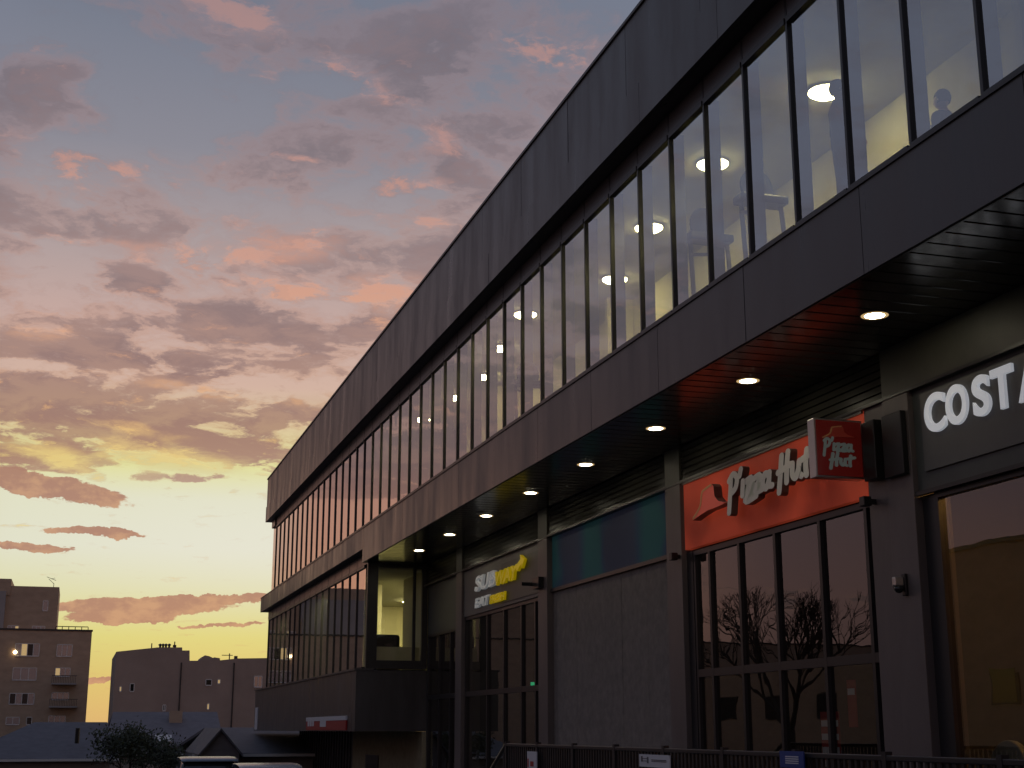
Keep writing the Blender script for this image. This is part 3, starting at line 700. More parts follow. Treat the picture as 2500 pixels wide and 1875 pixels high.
# ------------------------------------------------------------------ people
def skin_chain(joints, edges, root=0, sub=2):
    me = bpy.data.meshes.new('body'); me.from_pydata([j[0] for j in joints], edges, []); o = bpy.data.objects.new('body', me); COL.objects.link(o)
    sm = o.modifiers.new('skin', 'SKIN'); sm.use_smooth_shade = True
    for v, j in zip(me.skin_vertices[0].data, joints): v.radius = j[1] if isinstance(j[1], tuple) else (j[1], j[1])
    me.skin_vertices[0].data[root].use_root = True
    o.modifiers.new('sub', 'SUBSURF').levels = sub
    bpy.context.view_layer.update()
    m2 = bpy.data.meshes.new_from_object(o.evaluated_get(bpy.context.evaluated_depsgraph_get()))
    bpy.data.objects.remove(o); return m2
def person(loc, rz, label, pose='stand', cap=False, cloth='cloth', group=None):
    root = empty('person', loc, label, 'person', group)
    sit = pose == 'sit'; hz = .5 if sit else .93
    J = []; ed = []
    def j(p, r, par=None):
        J.append((p, r)); k = len(J) - 1
        if par is not None: ed.append((par, k))
        return k
    pel = j((0, 0, hz), (.15, .11)); bel = j((0, .0, hz + .16), (.145, .10), pel); ch = j((0, .01, hz + .34), (.165, .115), bel)
    sh = j((0, .0, hz + .47), (.12, .085), ch); nk = j((0, -.005, hz + .55), .055, sh); hd0 = j((0, -.01, hz + .62), .055, nk)
    for s in (-1, 1):
        a = j((.17 * s, 0, hz + .46), .06, sh)
        if sit: e_ = j((.23 * s, -.10, hz + .2), .045, a); w_ = j((.16 * s, -.34, hz + .2), .032, e_)
        else: e_ = j((.23 * s, .02, hz + .18), .045, a); w_ = j((.22 * s, -.16, hz + .02 + (.1 if s > 0 else 0)), .032, e_)
        d = (Vector(J[w_][0]) - Vector(J[e_][0])).normalized()
        pm = j(tuple(Vector(J[w_][0]) + d * .055), (.036, .018), w_)
        side = Vector((1, 0, 0)) * s
        for f in range(4):
            base = Vector(J[pm][0]) + Vector(((f - 1.5) * .019, 0, 0)); q = j(tuple(base + d * .035), .009, pm)
            j(tuple(base + d * (.075 - abs(f - 1.4) * .008) + Vector((0, 0, -.02))), .0075, q)
        q = j(tuple(Vector(J[w_][0]) + d * .03 - side * .035), .01, w_); j(tuple(Vector(J[w_][0]) + d * .07 - side * .05), .009, q)
    for s in (-1, 1):
        h = j((.095 * s, 0, hz - .06), .085, pel)
        if sit: k = j((.11 * s, -.42, hz - .02), .06, h); an = j((.11 * s, -.40, .09), .04, k)
        else: k = j((.10 * s, -.01, .50), .06, h); an = j((.10 * s, .02, .09), .04, k)
        j((.11 * s, J[an][0][1] - .15, .035), (.04, .03), an)
    me = skin_chain(J, ed)
    hz_head = hz + .56
    for p in me.polygons: p.use_smooth = True
    me.materials.append(M['skin']); me.materials.append(M[cloth]); me.materials.append(M['cloth2'])
    for p in me.polygons:
        z = p.center.z; x = abs(p.center.x)
        wristy = False
        for (pp, rr) in ((J[i][0], J[i][1]) for i in range(len(J))): pass
        d = min((Vector(J[i][0]) - p.center).length for i in range(len(J)) if (J[i][1] if not isinstance(J[i][1], tuple) else min(J[i][1])) < .033 and J[i][0][2] > .2)
        p.material_index = 0 if (z > hz + .52 or d < .05) else (2 if z < hz - .02 else 1)
    o = bpy.data.objects.new('body', me); COL.objects.link(o); o.parent = root
    # head: egg with brow, nose, ears, jaw
    bm = bmesh.new(); bmesh.ops.create_uvsphere(bm, u_segments=24, v_segments=18, radius=.5)
    hc = Vector((0, -.02, hz + .70))
    for v in bm.verts:
        x, y, z = v.co * 2
        w = .078 * (1 - .18 * max(0, -z)); dp = .098; hh = .118
        ny = y * dp
        if y < 0:
            ny += -.022 * math.exp(-((x / .16) ** 2 + ((z + .12) / .22) ** 2))        # nose
            ny += .010 * math.exp(-(((abs(x) - .38) / .2) ** 2 + ((z - .08) / .14) ** 2))  # eye sockets
            ny += -.006 * math.exp(-((x / .35) ** 2 + ((z + .55) / .1) ** 2))          # lips
        v.co = hc + Vector((x * w, ny, z * hh))
    for s in (-1, 1):
        r = bmesh.ops.create_uvsphere(bm, u_segments=8, v_segments=6, radius=.028)
        for v in r['verts']: v.co = Vector((v.co.x * .4, v.co.y * .7, v.co.z * 1.1)) + hc + Vector((.078 * s, .012, -.005))
    me = bpy.data.meshes.new('head'); bm.to_mesh(me); bm.free()
    for p in me.polygons: p.use_smooth = True
    me.materials.append(M['skin']); h = bpy.data.objects.new('head', me); COL.objects.link(h); h.parent = root
    bm = bmesh.new(); bmesh.ops.create_uvsphere(bm, u_segments=24, v_segments=16, radius=.5)
    for v in list(bm.verts):
        x, y, z = v.co * 2; v.co = hc + Vector((x * .090, y * .108 + .014, z * .122 + .014))
    bmesh.ops.delete(bm, geom=[f for f in bm.faces if (f.calc_center_median().z - hc.z) < (.045 if f.calc_center_median().y < -.03 else -.05)], context='FACES')
    me = bpy.data.meshes.new('hair'); bm.to_mesh(me); bm.free(); me.materials.append(M['cap'] if cap else M['hair'])
    for p in me.polygons: p.use_smooth = True
    hr = bpy.data.objects.new('cap' if cap else 'hair', me); COL.objects.link(hr); hr.parent = root
    md = hr.modifiers.new('thick', 'SOLIDIFY'); md.thickness = .012
    if cap:
        br = MB(); pts = [(.075 * math.cos(t), -.06 - .15 * math.sin(t)) for t in [math.pi * k / 12 for k in range(13)]]
        br.prism(pts, hc + Vector((0, -.02, .05)), (1, 0, 0), (0, 1, -.25), (0, 0, 1), 0, .008)
        b_ = br.build('cap_peak', M['cap'], None); b_.parent = root
    root.rotation_euler.z = rz
    return root
# exercise machine shapes upstairs
def machine(x, y, lab, sc=1.0):
    t = empty('exercise_machine', (x, y, UFLOOR), lab, 'exercise machine', 'exercise machines upstairs'); z = UFLOOR
    MB().box(x - .35, x + .35, y - .7, y + .5, z + .003, z + .18).build('deck', M['black'], t, bevel=.03)
    for s_ in (-1, 1): MB().tube((x + .32 * s_, y + .45, z + .15), (x + .3 * s_, y + .6, z + 1.45 * sc), .035).build('upright', M['black'], t)
    MB().box(x - .36, x + .36, y + .45, y + .75, z + 1.38 * sc, z + 1.5 * sc).build('console_shelf', M['black'], t, bevel=.03)
    MB().prism([(.24 * math.cos(k * math.pi / 12), .3 * math.sin(k * math.pi / 12)) for k in range(24)], (x, y + .68, z + 1.68 * sc), (1, 0, 0), (0, .2, 1), (0, 1, -.2), 0, .05).build('console', M['cloth'], t)
    MB().tube((x - .33, y + .5, z + 1.2), (x - .33, y - .1, z + 1.0), .025).build('handle', M['black'], t)
    return t
ep = empty('exercise_platform', (8.15, 13.5, UFLOOR), 'low dark exercise platform under the capped person upstairs', 'platform')
MB().box(7.98, 8.5, 13.0, 14.0, UFLOOR + .003, UFLOOR + .18).build('deck', M['black'], ep, bevel=.03)
person((8.22, 13.52, UFLOOR + .182), R(75), 'person in a dark cap standing close to the upstairs window, seen as a dark shape', 'stand', True, 'cloth', None)
person((9.35, 13.05, UFLOOR + .003), R(200), 'dark haired person whose head and shoulders show low in an upstairs pane', 'stand', False, 'cloth2')
machine(8.55, 15.6, 'dark exercise machine with rounded console left of the standing person upstairs')
machine(8.6, 17.4, 'dark exercise machine behind the pane beside the brightest ceiling lamp', 1.05)
machine(8.6, 26.2, 'dim exercise machine behind the middle upper panes', .95)
# seated customer in the coffee shop and a pale rounded chair
pc = atX(2425, 1760, 10.6)
ch = empty('chair', (10.6, pc.y, 0), 'pale rounded tub chair inside the coffee shop window', 'chair')
cp = atX(2450, 1800, 10.0)
bk = [(.36 * math.cos(math.pi * k / 14), .38 * math.sin(math.pi * k / 14) * (1 if k % 14 else 1)) for k in range(15)]
ch.location = (10.0, cp.y, 0)
MB().prism([(-.36, -.5)] + [(-a, b) for a, b in bk] + [(.36, -.5)], (10.0, cp.y, .85), (0, -1, 0), (.12, 0, 1), (1, 0, -.12), 0, .09).build('backrest', M['palechair'], ch, bevel=.02)
MB().box(10.1, 10.6, cp.y - .36, cp.y + .36, .36, .46).build('seat', M['palechair'], ch, bevel=.03)
for x in (10.15, 10.55):
    for y in (-.3, .3): MB().tube((x, cp.y + y, 0), (x, cp.y + y, .361), .02).build('leg', M['frame'], ch)
person((10.75, cp.y + .12, 0), R(80), 'dark clothed person sitting inside the coffee shop beyond the pale chair', 'sit', True, 'cloth')
st = empty('bench', (10.75, cp.y + .12, 0), 'dark bench under the person seated in the coffee shop', 'bench')
MB().box(10.55, 11.0, cp.y - .3, cp.y + .55, .36, .42).build('seat', M['black'], st, bevel=.02)
for y in (-.2, .45): MB().box(10.6, 10.95, cp.y + y - .03, cp.y + y + .03, 0, .359).build('leg', M['black'], st)

# ------------------------------------------------------------------ ground
def gz(y): return -.26 if y < 4 else (-.26 - (y - 4) * .0185 if y < 36 else (-.852 - (y - 36) * .034 if y < 180 else -5.75))
mb = MB(); ysg = [-400, -60, -8, 0, 4, 12, 20, 28, 36, 60, 100, 140, 180, 400, 1200, 2400]
for y in ysg: mb.v += [Vector((-1500, y, gz(y))), Vector((1500, y, gz(y)))]
for k in range(len(ysg) - 1): mb.f.append((2 * k, 2 * k + 1, 2 * k + 3, 2 * k + 2))
struct(mb.build('ground', M['asphalt'], None))

# ------------------------------------------------------------------ apartment tower and long block
M['farpane'] = mat('far_pane', (.30, .30, .32), .12, metal=.55)
def win(par, u0, v0, u1, v1, y, n=2, lit=(), sill=True, dark=()):
    a = atY(u0, v1, y); b = atY(u1, v0, y); x0, x1, z0, z1 = a.x, b.x, a.z, b.z; w = (x1 - x0) / n
    f = MB(); t = .07
    f.box(x0, x1, y - .06, y + .02, z0 - .1 if sill else z0 - t, z0); f.box(x0, x1, y - .05, y + .02, z1, z1 + t)
    for k in range(n + 1): f.box(x0 + k * w - t / 2, x0 + k * w + t / 2, y - .05, y + .02, z0 + .001, z1 - .001)
    fr = f.build('window', M['winframe'], par)
    for k in range(n):
        m = 'litwin' if k in lit else ('carglass' if k in dark else 'farpane')
        MB().quad((x0 + k * w + t / 2, y - .015, z0), (x0 + (k + 1) * w - t / 2, y - .015, z0), (x0 + (k + 1) * w - t / 2, y - .015, z1), (x0 + k * w + t / 2, y - .015, z1)).build('pane', M[m], fr)
    return fr
def balcony(par, u0, u1, vt, vb, y):
    a = atY(u0, vb, y); b = atY(u1, vt, y)
    o = MB().box(a.x, b.x, y - 1.2, y - .002, a.z - .15, a.z).build('balcony', M['brickd'], par)
    r = MB(); r.box(a.x, b.x, y - 1.2, y - 1.15, b.z - .06, b.z)
    k = a.x
    while k < b.x: r.box(k, k + .04, y - 1.19, y - 1.16, a.z + .001, b.z - .061); k += .16
    r.build('balustrade', M['frame'], o)
YT = 150.0
tw = empty('apartment_tower', atY(100, 1700, YT), 'tan brick apartment tower with stepped top and lit windows at the left', 'building')
rx = atY(217, 1650, YT).x; tz = atY(200, 1541, YT).z
MB().box(-75, rx, YT, YT + 14, -9, tz).build('wall', M['brick'], tw)
ux = atY(140, 1500, YT + 4).x; uz = atY(130, 1433, YT + 4).z
MB().box(-52, ux, YT + 4, YT + 13, tz - .5, uz).build('upper_storey', M['brick'], tw)  # this and the wall lengthened out of view to darken shop glass reflections
sx_ = atY(27, 1430, YT + 3.9).x; MB().box(-20, sx_, YT + 3.9, YT + 12, uz - 1, atY(20, 1413, YT + 3.9).z).build('stair_head', M['brick'], tw)
gx = atY(12, 1480, YT + 3.4).x; MB().box(-20, gx, YT + 3.4, YT + 3.98, tz - .3, uz - .6).build('grey_bay', M['brickd'], tw)
MB().box(-75.1, rx + .08, YT - .08, YT + .3, tz - .02, tz + .16).build('parapet', M['clad2'], tw)
win(tw, 36, 1573, 97, 1600, YT, 4, lit=(1,), dark=(2,)); win(tw, 138, 1575, 177, 1601, YT, 3, lit=())
win(tw, 30, 1632, 90, 1659, YT, 3); win(tw, 134, 1632, 172, 1650, YT, 3, lit=(0,)); balcony(tw, 126, 188, 1650, 1668, YT)
win(tw, 22, 1694, 84, 1718, YT, 4, dark=(0, 2)); win(tw, 126, 1692, 168, 1707, YT, 3); balcony(tw, 120, 190, 1707, 1724, YT)
win(tw, 14, 1752, 48, 1768, YT, 2); win(tw, 64, 1752, 78, 1768, YT, 1, dark=(0,)); win(tw, 118, 1749, 160, 1764, YT, 3)
win(tw, 104, 1468, 118, 1490, YT + 4, 1); win(tw, 18, 1529, 46, 1538, YT + 4, 3, lit=(2,)); win(tw, 78, 1530, 110, 1538, YT + 4, 3)
p = atY(37, 1592, YT - .12); MB().lathe((p.x, p.y, p.z), [(.02, -.2), (.18, -.1), (.2, .05), (.02, .2)], 12).build('window_lamp', M['bulb'], tw, smooth=True)
rr = MB(); zz = atY(180, 1529, YT + .3).z
rr.box(ux, rx - .4, YT + .3, YT + .36, zz - .08, zz)
for k in range(6): rr.box(ux + (rx - .4 - ux) * k / 5 - .04, ux + (rx - .4 - ux) * k / 5 + .04, YT + .3, YT + .36, tz + .1, zz - .081)
rr.build('roof_railing', M['clad2'], tw)
an = MB(); q = atY(131, 1431, YT + 5)
an.tube((q.x, q.y, uz), (q.x, q.y, q.z + .3), .03).tube((q.x, q.y, q.z + .25), (q.x - .55, q.y, q.z + .75), .025).tube((q.x - .75, q.y, q.z + .95), (q.x + .2, q.y, q.z + .6), .025).tube((q.x - .3, q.y, q.z + .75), (q.x + .1, q.y, q.z + .85), .02)
an.build('aerial', M['frame'], tw)

YL = 130.0
lb = empty('long_block', atY(450, 1700, YL), 'long plain rendered block with roof vents between tower and retail building', 'building')
pts = [(285, 1591), (385, 1580.5), (445, 1580.5), (445, 1588), (463, 1588), (463, 1613), (490, 1613), (537, 1612), (580, 1607.5), (760, 1605)]
P3 = [atY(u, v, YL) for u, v in pts]; x0_ = atY(278, 1680, YL).x
poly = [(P3[0].x, -7.0)] + [(p.x, p.z) for p in P3] + [(P3[-1].x, -7.0)]
poly[0] = (x0_, -7.0); poly[1] = (x0_, P3[0].z)
MB().prism(poly, (0, YL, 0), (1, 0, 0), (0, 0, 1), (0, 1, 0), 0, 14).build('wall', M['wall2'], lb)
win(lb, 317, 1670, 328, 1687, YL, 1, dark=(0,)); win(lb, 502, 1660, 517, 1672, YL, 1, dark=(0,)); win(lb, 531, 1660, 538, 1668, YL, 1, lit=(0,)); win(lb, 505, 1719, 511, 1731, YL, 1, lit=(0,))
win(lb, 397, 1722, 405, 1734, YL, 2, dark=(0, 1)); win(lb, 291, 1677, 297, 1687, YL, 1, lit=(0,)); win(lb, 620, 1652, 640, 1676, YL, 2)
for u in (391, 398, 405, 413):
    q = atY(u, 1580, YL + 2); MB().lathe((q.x, q.y, q.z - .3), [(.1, 0), (.1, .42), (.2, .5), (.05, .62)], 10).build('roof_vent', M['clad2'], lb)
q = atY(370, 1582, YL + 2); MB().tube((q.x, q.y, q.z - .5), (q.x, q.y, q.z + .42), .05).build('roof_pole', M['clad2'], lb)
q = atY(426, 1580, YL + 2); a2 = MB(); a2.tube((q.x, q.y, q.z - .4), (q.x, q.y, q.z + .5), .05).box(q.x - .15, q.x + .15, q.y - .1, q.y + .1, q.z - .01, q.z + .2); a2.build('roof_aerial', M['clad2'], lb)
q0 = atY(488, 1613, YL + 5); q1 = atY(537, 1613, YL + 5); w_ = q1.x - q0.x
dome = [(0, -.6), (.02, .12), (.12, .34), (.24, .48), (.45, .42), (.62, .30), (.66, .25), (.70, .33), (.95, .28), (1, .25), (1, -.6)]
MB().prism([(a_ * w_, b_ * 1.15 - .05) for a_, b_ in dome], (q0.x, YL + 5, q0.z), (1, 0, 0), (0, 0, 1), (0, 1, 0), 0, 4).build('plant_room', M['wall2'], lb)
pp = MB(); q = atY(560, 1606, YL + 3); pp.tube((q.x, q.y, q.z - .4), (q.x, q.y, q.z + .4), .05).box(q.x - .7, q.x + .3, q.y, q.y + .08, q.z + .2, q.z + .26).box(q.x + .45, q.x + .75, q.y, q.y + .3, q.z - .3, q.z + .18); pp.build('roof_equipment', M['clad2'], lb)
for u in (442, 571): 
    q = atY(u, 1640, YL - .06); MB().tube((q.x, q.y, -6), (q.x, q.y, q.z + .8), .06).build('downpipe', M['clad2'], lb)

# ------------------------------------------------------------------ houses below
def gable_roof(par, A, B, C, D, RA, RB, m, th=.12, name='roof'):
    """two slopes: eaves A-B (front), C-D (back), ridge RA-RB"""
    mb = MB(); A, B, C, D, RA, RB = map(Vector, (A, B, C, D, RA, RB)); dz = Vector((0, 0, -th))
    for q in ((A, B, RB, RA), (D, C, RA, RB)):
        mb.quad(*q); mb.quad(*[x + dz for x in reversed(q)])
        for k in range(4): mb.quad(q[k], q[(k + 1) % 4], q[(k + 1) % 4] + dz, q[k] + dz)
    return mb.build(name, M[m], par)
def house(lab, yf, ueL, ueR, ve, urL, urR, vr, dep, m, grp='houses below the retail building'):
    a = atY(ueL, ve, yf); b = atY(ueR, ve, yf); r0 = atY(urL, vr, yf + dep); r1 = atY(urR, vr, yf + dep)
    h = empty('house', ((a.x + b.x) / 2, yf, -6), lab, 'house', grp)
    rz_ = (r0.z + r1.z) / 2
    gable_roof(h, a, b, (a.x, yf + 2 * dep, a.z), (b.x, yf + 2 * dep, a.z), (r0.x, yf + dep, r0.z), (r1.x, yf + dep, r1.z), m)
    MB().box(a.x + .5, b.x - .4, yf + .45, yf + 2 * dep - .45, -7, a.z + .05).build('wall', M['housewall'], h)
    MB().box(a.x, b.x, yf - .1, yf + .01, a.z - .14, a.z - .03).build('gutter', M['winframe'], h)
    return h, a, b, r0, r1
h, a, b, r0, r1 = house('house with a broad slate roof and a dark vent pipe at the lower left corner', 74, -120, 290, 1853, 85, 262, 1763, 6, 'slate')
q = atY(189, 1795, 75.5); MB().tube((q.x, q.y, q.z - .4), (q.x, q.y, q.z + .35), .11, n=10).build('vent_pipe', M['black'], h)
h, a, b, r0, r1 = house('house with a long pale slate roof and a skylight behind the dark tree', 90, 250, 552, 1838, 276, 530, 1738, 7, 'slate2')
q = atY(398, 1812, 91.6); MB().prism([(-.5, -.35), (.5, -.35), (.5, .35), (-.5, .35)], q, (1, 0, 0), (0, .75, .55), (0, -.55, .75), .2, .34).build('skylight', M['winframe'], h)
q = atY(430, 1745, 95); MB().box(q.x - .4, q.x + .4, 95, 95.8, q.z - 1, q.z + .25).build('chimney', M['brick'], h)
h, a, b, r0, r1 = house('nearer house with a slate roof and a front gable beside the retail building', 57, 470, 800, 1839, 500, 800, 1776, 6, 'slate')
g0 = atY(484, 1842, 55); g1 = atY(593, 1842, 55); ga = atY(540, 1777.5, 55)
MB().prism([(g0.x + .12, g0.z - 4), (g1.x - .12, g0.z - 4), (g1.x - .12, g0.z + .03), (ga.x, ga.z - .12), (g0.x + .12, g0.z + .03)], (0, 55.12, 0), (1, 0, 0), (0, 0, 1), (0, 1, 0), 0, 3).build('gable_wall', M['slate2'], h)
gr = MB()
for e0 in (g0, g1):
    A_ = Vector((e0.x, 54.9, e0.z)); B_ = Vector((ga.x, 54.9, ga.z)); gr.quad(A_, B_, B_ + Vector((0, 7, 0)), A_ + Vector((0, 7, 0)))
    d_ = Vector((0, 0, -.1)); gr.quad(A_ + d_, B_ + d_, B_ + d_ + Vector((0, 7, 0)), A_ + d_ + Vector((0, 7, 0))); gr.quad(A_, B_, B_ + d_, A_ + d_)
gr.build('gable_roof', M['slate'], h)
win(h, 528, 1858, 552, 1874, 55.1, 2, dark=(0, 1))

# ------------------------------------------------------------------ trees
def branch(mb, tips, p, d, r, ln, depth, spread=.5):
    q = p + d * ln; mb.tube(p, q, r, r * .68, n=5 if depth < 3 else 7, caps=depth == 0)
    if depth == 0: tips.append(q); return
    for k in range(random.choice((2, 3, 3))):
        nd = (d + Vector((random.gauss(0, spread), random.gauss(0, spread), random.gauss(.12, spread * .6)))).normalized()
        branch(mb, tips, q, nd, r * .66, ln * random.uniform(.66, .86), depth - 1, spread)
def tree(name, lab, loc, h, depth, leaves, spread=.5, lsize=.14, grp=None):
    t = empty(name, loc, lab, 'tree', grp); mb = MB(); tips = []
    p = Vector(loc); tr = MB(); tr.tube(p, p + Vector((0, 0, h * .3)), h * .022, h * .018, n=9); tr.build('trunk', M['bark'], t)
    for k in range(4):
        nd = Vector((random.gauss(0, .45), random.gauss(0, .45), 1)).normalized()
        branch(mb, tips, p + Vector((0, 0, h * .29)), nd, h * .013, h * .2, depth, spread)
    mb.build('limbs', M['bark'], t, fix=False)
    if leaves:
        lf = MB()
        for _ in range(leaves):
            c = random.choice(tips) + Vector((random.gauss(0, .28), random.gauss(0, .28), random.gauss(0, .25)))
            a_ = Vector((random.gauss(0, 1), random.gauss(0, 1), random.gauss(0, 1))).normalized() * lsize; b_ = a_.orthogonal().normalized() * lsize * .6
            lf.quad(c - a_, c + b_, c + a_, c - b_)
        lf.build('crown', M['leaf'], t, fix=False)
    return t
q = atY(315, 1875, 62); tree('tree', 'dark leafy tree in front of the slate house roofs', (q.x, 62, gz(62)), 3.3, 4, 3600, .55, .07)
q = atY(395, 1875, 66); tree('tree', 'smaller dark shrubby tree left of the blue grey car', (q.x, 66, gz(66)), 2.9, 3, 1500, .6, .07)
tree('bare_tree', 'tall bare tree mirrored in the pizza shop glazing', (-20, 73, gz(73)), 11.5, 6, 0, .42)
tree('bare_tree', 'lower bare tree mirrored in the dark glazing', (-25, 62, gz(62)), 8.5, 5, 0, .45)

# building across the street that shows in the lower glass
ob = empty('opposite_building', (-42, 120, -3), 'dark flat roofed building across the street mirrored in the lower office glass', 'building')
MB().box(-52, -38, 85, 175, -5, 6.6).build('wall', M['brick'], ob)
for k in range(9):
    f = MB().box(-38.002, -37.95, 90 + k * 9, 93 + k * 9, 2.2, 4.2).build('window', M['frame'], ob)
    MB().quad((-37.94, 90.1 + k * 9, 2.3), (-37.94, 92.9 + k * 9, 2.3), (-37.94, 92.9 + k * 9, 4.1), (-37.94, 90.1 + k * 9, 4.1)).build('pane', M['carglass'], f)

ob = empty('opposite_building', (-25, 45, -2), 'added brown brick building across the street, shaped to darken the coffee shop reflection', 'building')  # unseen block added, its height set to cut the mirrored sky
MB().box(-34, -22, 28, 60, -3, 8.5 + E).build('wall', M['brick'], ob)
MB().box(-34.1, -21.9, 27.9, 60.1, 8.5 + E, 8.7 + E).build('parapet', M['clad2'], ob)
for k in range(5):
    f = MB().box(-22.002, -21.95, 31 + k * 6, 33 + k * 6, 2.4, 3.9).build('window', M['frame'], ob)
    MB().quad((-21.94, 31.1 + k * 6, 2.5), (-21.94, 32.9 + k * 6, 2.5), (-21.94, 32.9 + k * 6, 4.1), (-21.94, 31.1 + k * 6, 4.1)).build('pane', M['carglass'], f)

# ------------------------------------------------------------------ parked cars
def car(lab, cx, y0, zg, m, grp):
    t = empty('parked_car', (cx, y0 + 2, zg), lab, 'car', grp); W = .89; L = 4.2; N = 14
    def loft(name, st, mm):
        mb = MB(); n = len(st[0][1])
        for y, pr_ in st:
            for x, z in pr_: mb.v.append(Vector((cx + x, y0 + y, zg + z)))
        for k in range(len(st) - 1):
            for j_ in range(n): a_ = k * n + j_; b_ = k * n + (j_ + 1) % n; mb.f.append((a_, b_, b_ + n, a_ + n))
        mb.f.append(tuple(range(n))); mb.f.append(tuple((len(st) - 1) * n + k for k in range(n)))
        o = mb.build(name, M[mm], t, smooth=True, bevel=.03); return o
    def sec(w, zb, zt, cr=.06): return [(-w, zb), (-w - .02, (zb + zt) / 2), (-w + .03, zt - cr), (-w + .12, zt), (w - .12, zt), (w - .03, zt - cr), (w + .02, (zb + zt) / 2), (w, zb)]
    loft('body', [(0, sec(.80, .35, .85)), (.1, sec(.86, .25, .93)), (.7, sec(.89, .22, .95)), (2.6, sec(.89, .22, .93)), (3.3, sec(.87, .22, .86)), (4.0, sec(.80, .25, .72)), (4.2, sec(.7, .32, .58))], m)
    loft('cabin_glass', [(.12, sec(.74, .9, .97)), (.5, sec(.68, .9, 1.36)), (1.0, sec(.66, .9, 1.42)), (2.0, sec(.66, .9, 1.42)), (2.5, sec(.68, .9, 1.30)), (3.2, sec(.74, .84, .9))], 'carglass')
    loft('roof', [(.42, sec(.66, 1.36, 1.395, .01)), (.6, sec(.67, 1.40, 1.44, .01)), (1.2, sec(.67, 1.43, 1.475, .01)), (2.0, sec(.66, 1.42, 1.46, .01)), (2.35, sec(.64, 1.36, 1.40, .01))], m)
    for s_ in (-1, 1):
        for y in (.8, 3.35):
            w = MB().tube((cx + s_ * .70, y0 + y, zg + .31), (cx + s_ * .905, y0 + y, zg + .31), .31, n=20).build('wheel', M['tyre'], t)
            MB().tube((cx + s_ * .9055, y0 + y, zg + .31), (cx + s_ * .915, y0 + y, zg + .31), .2, n=14).build('rim', M['steel'], w)
        MB().box(cx + s_ * .72 - .1, cx + s_ * .72 + .1, y0 - .02, y0 + .12, zg + .68, zg + .84).build('tail_light', M['tail'], t, bevel=.02)
        MB().box(cx + s_ * .98 - .09, cx + s_ * .98 + .09, y0 + 2.75, y0 + 2.9, zg + .9, zg + 1.02).build('mirror', M[m], t, bevel=.03)
    MB().box(cx - .26, cx + .26, y0 - .03, y0 + .02, zg + .55, zg + .66).build('number_plate', M['white'], t)
    return t
q = atY(508, 1847, 36); car('blue grey hatchback seen from behind at the bottom left', q.x, 35, q.z - 1.475, 'carblue', 'cars parked by the railing stairs')
q = atY(655, 1863, 32); car('silver car whose roof just shows beside the plinth corner', q.x, 31, q.z - 1.475, 'carsilver', 'cars parked by the railing stairs')

# ------------------------------------------------------------------ light and sky
SUN_AZ, SUN_EL = 6.5, 2.0
sd = bpy.data.lights.new('sun', 'SUN'); sd.energy = .35; sd.angle = R(.5); sd.color = (1, .62, .36)
so = bpy.data.objects.new('sun', sd); COL.objects.link(so)
dv = Vector((math.sin(R(SUN_AZ)) * math.cos(R(SUN_EL)), math.cos(R(SUN_AZ)) * math.cos(R(SUN_EL)), math.sin(R(SUN_EL))))
so.rotation_euler = dv.to_track_quat('Z', 'Y').to_euler(); so.location = (-30, 100, 60)

W = bpy.data.worlds.new('World'); S.world = W; W.use_nodes = True; nt = W.node_tree
for n in list(nt.nodes): nt.nodes.remove(n)
L = nt.links.new
def nd(t, **k):
    n = nt.nodes.new(t)
    for a_, b_ in k.items(): setattr(n, a_, b_)
    return n
def put(sock, v):
    if isinstance(v, bpy.types.NodeSocket): L(v, sock)
    else: sock.default_value = v
def mth(op, a_, b_=None, c_=None, clamp=False):
    n = nd('ShaderNodeMath', operation=op, use_clamp=clamp); put(n.inputs[0], a_)
    if b_ is not None: put(n.inputs[1], b_)
    if c_ is not None: put(n.inputs[2], c_)
    return n.outputs[0]
def sstep(v, a_, b_, c_=0.0, d_=1.0):
    n = nd('ShaderNodeMapRange', interpolation_type='SMOOTHSTEP'); put(n.inputs['Value'], v)
    for k, x in zip(('From Min', 'From Max', 'To Min', 'To Max'), (a_, b_, c_, d_)): put(n.inputs[k], x)
    return n.outputs[0]
def comb(x, y, z):
    n = nd('ShaderNodeCombineXYZ'); put(n.inputs[0], x); put(n.inputs[1], y); put(n.inputs[2], z); return n.outputs[0]
def noise(vec, scale, detail=6, rough=.55, lac=2.0, dist=0.0, w=None):
    n = nd('ShaderNodeTexNoise'); put(n.inputs['Vector'], vec); n.inputs['Scale'].default_value = scale; n.inputs['Detail'].default_value = detail
    n.inputs['Roughness'].default_value = rough; n.inputs['Lacunarity'].default_value = lac; n.inputs['Distortion'].default_value = dist
    return n.outputs['Fac']
def ramp(v, stops):
    n = nd('ShaderNodeValToRGB'); put(n.inputs[0], v); cr = n.color_ramp
    for k, (p, c) in enumerate(stops):
        e = cr.elements[k] if k < 2 else cr.elements.new(p)
        e.position = p; e.color = (*lin(c), 1)
    return n.outputs[0]
def mix(f, a_, b_, bt='MIX'):
    n = nd('ShaderNodeMix', data_type='RGBA', blend_type=bt); put(n.inputs['Factor'], f)
    for s_, v in ((n.inputs[6], a_), (n.inputs[7], b_)):
        if isinstance(v, bpy.types.NodeSocket): L(v, s_)
        else: s_.default_value = (*v, 1)
    return n.outputs[2]
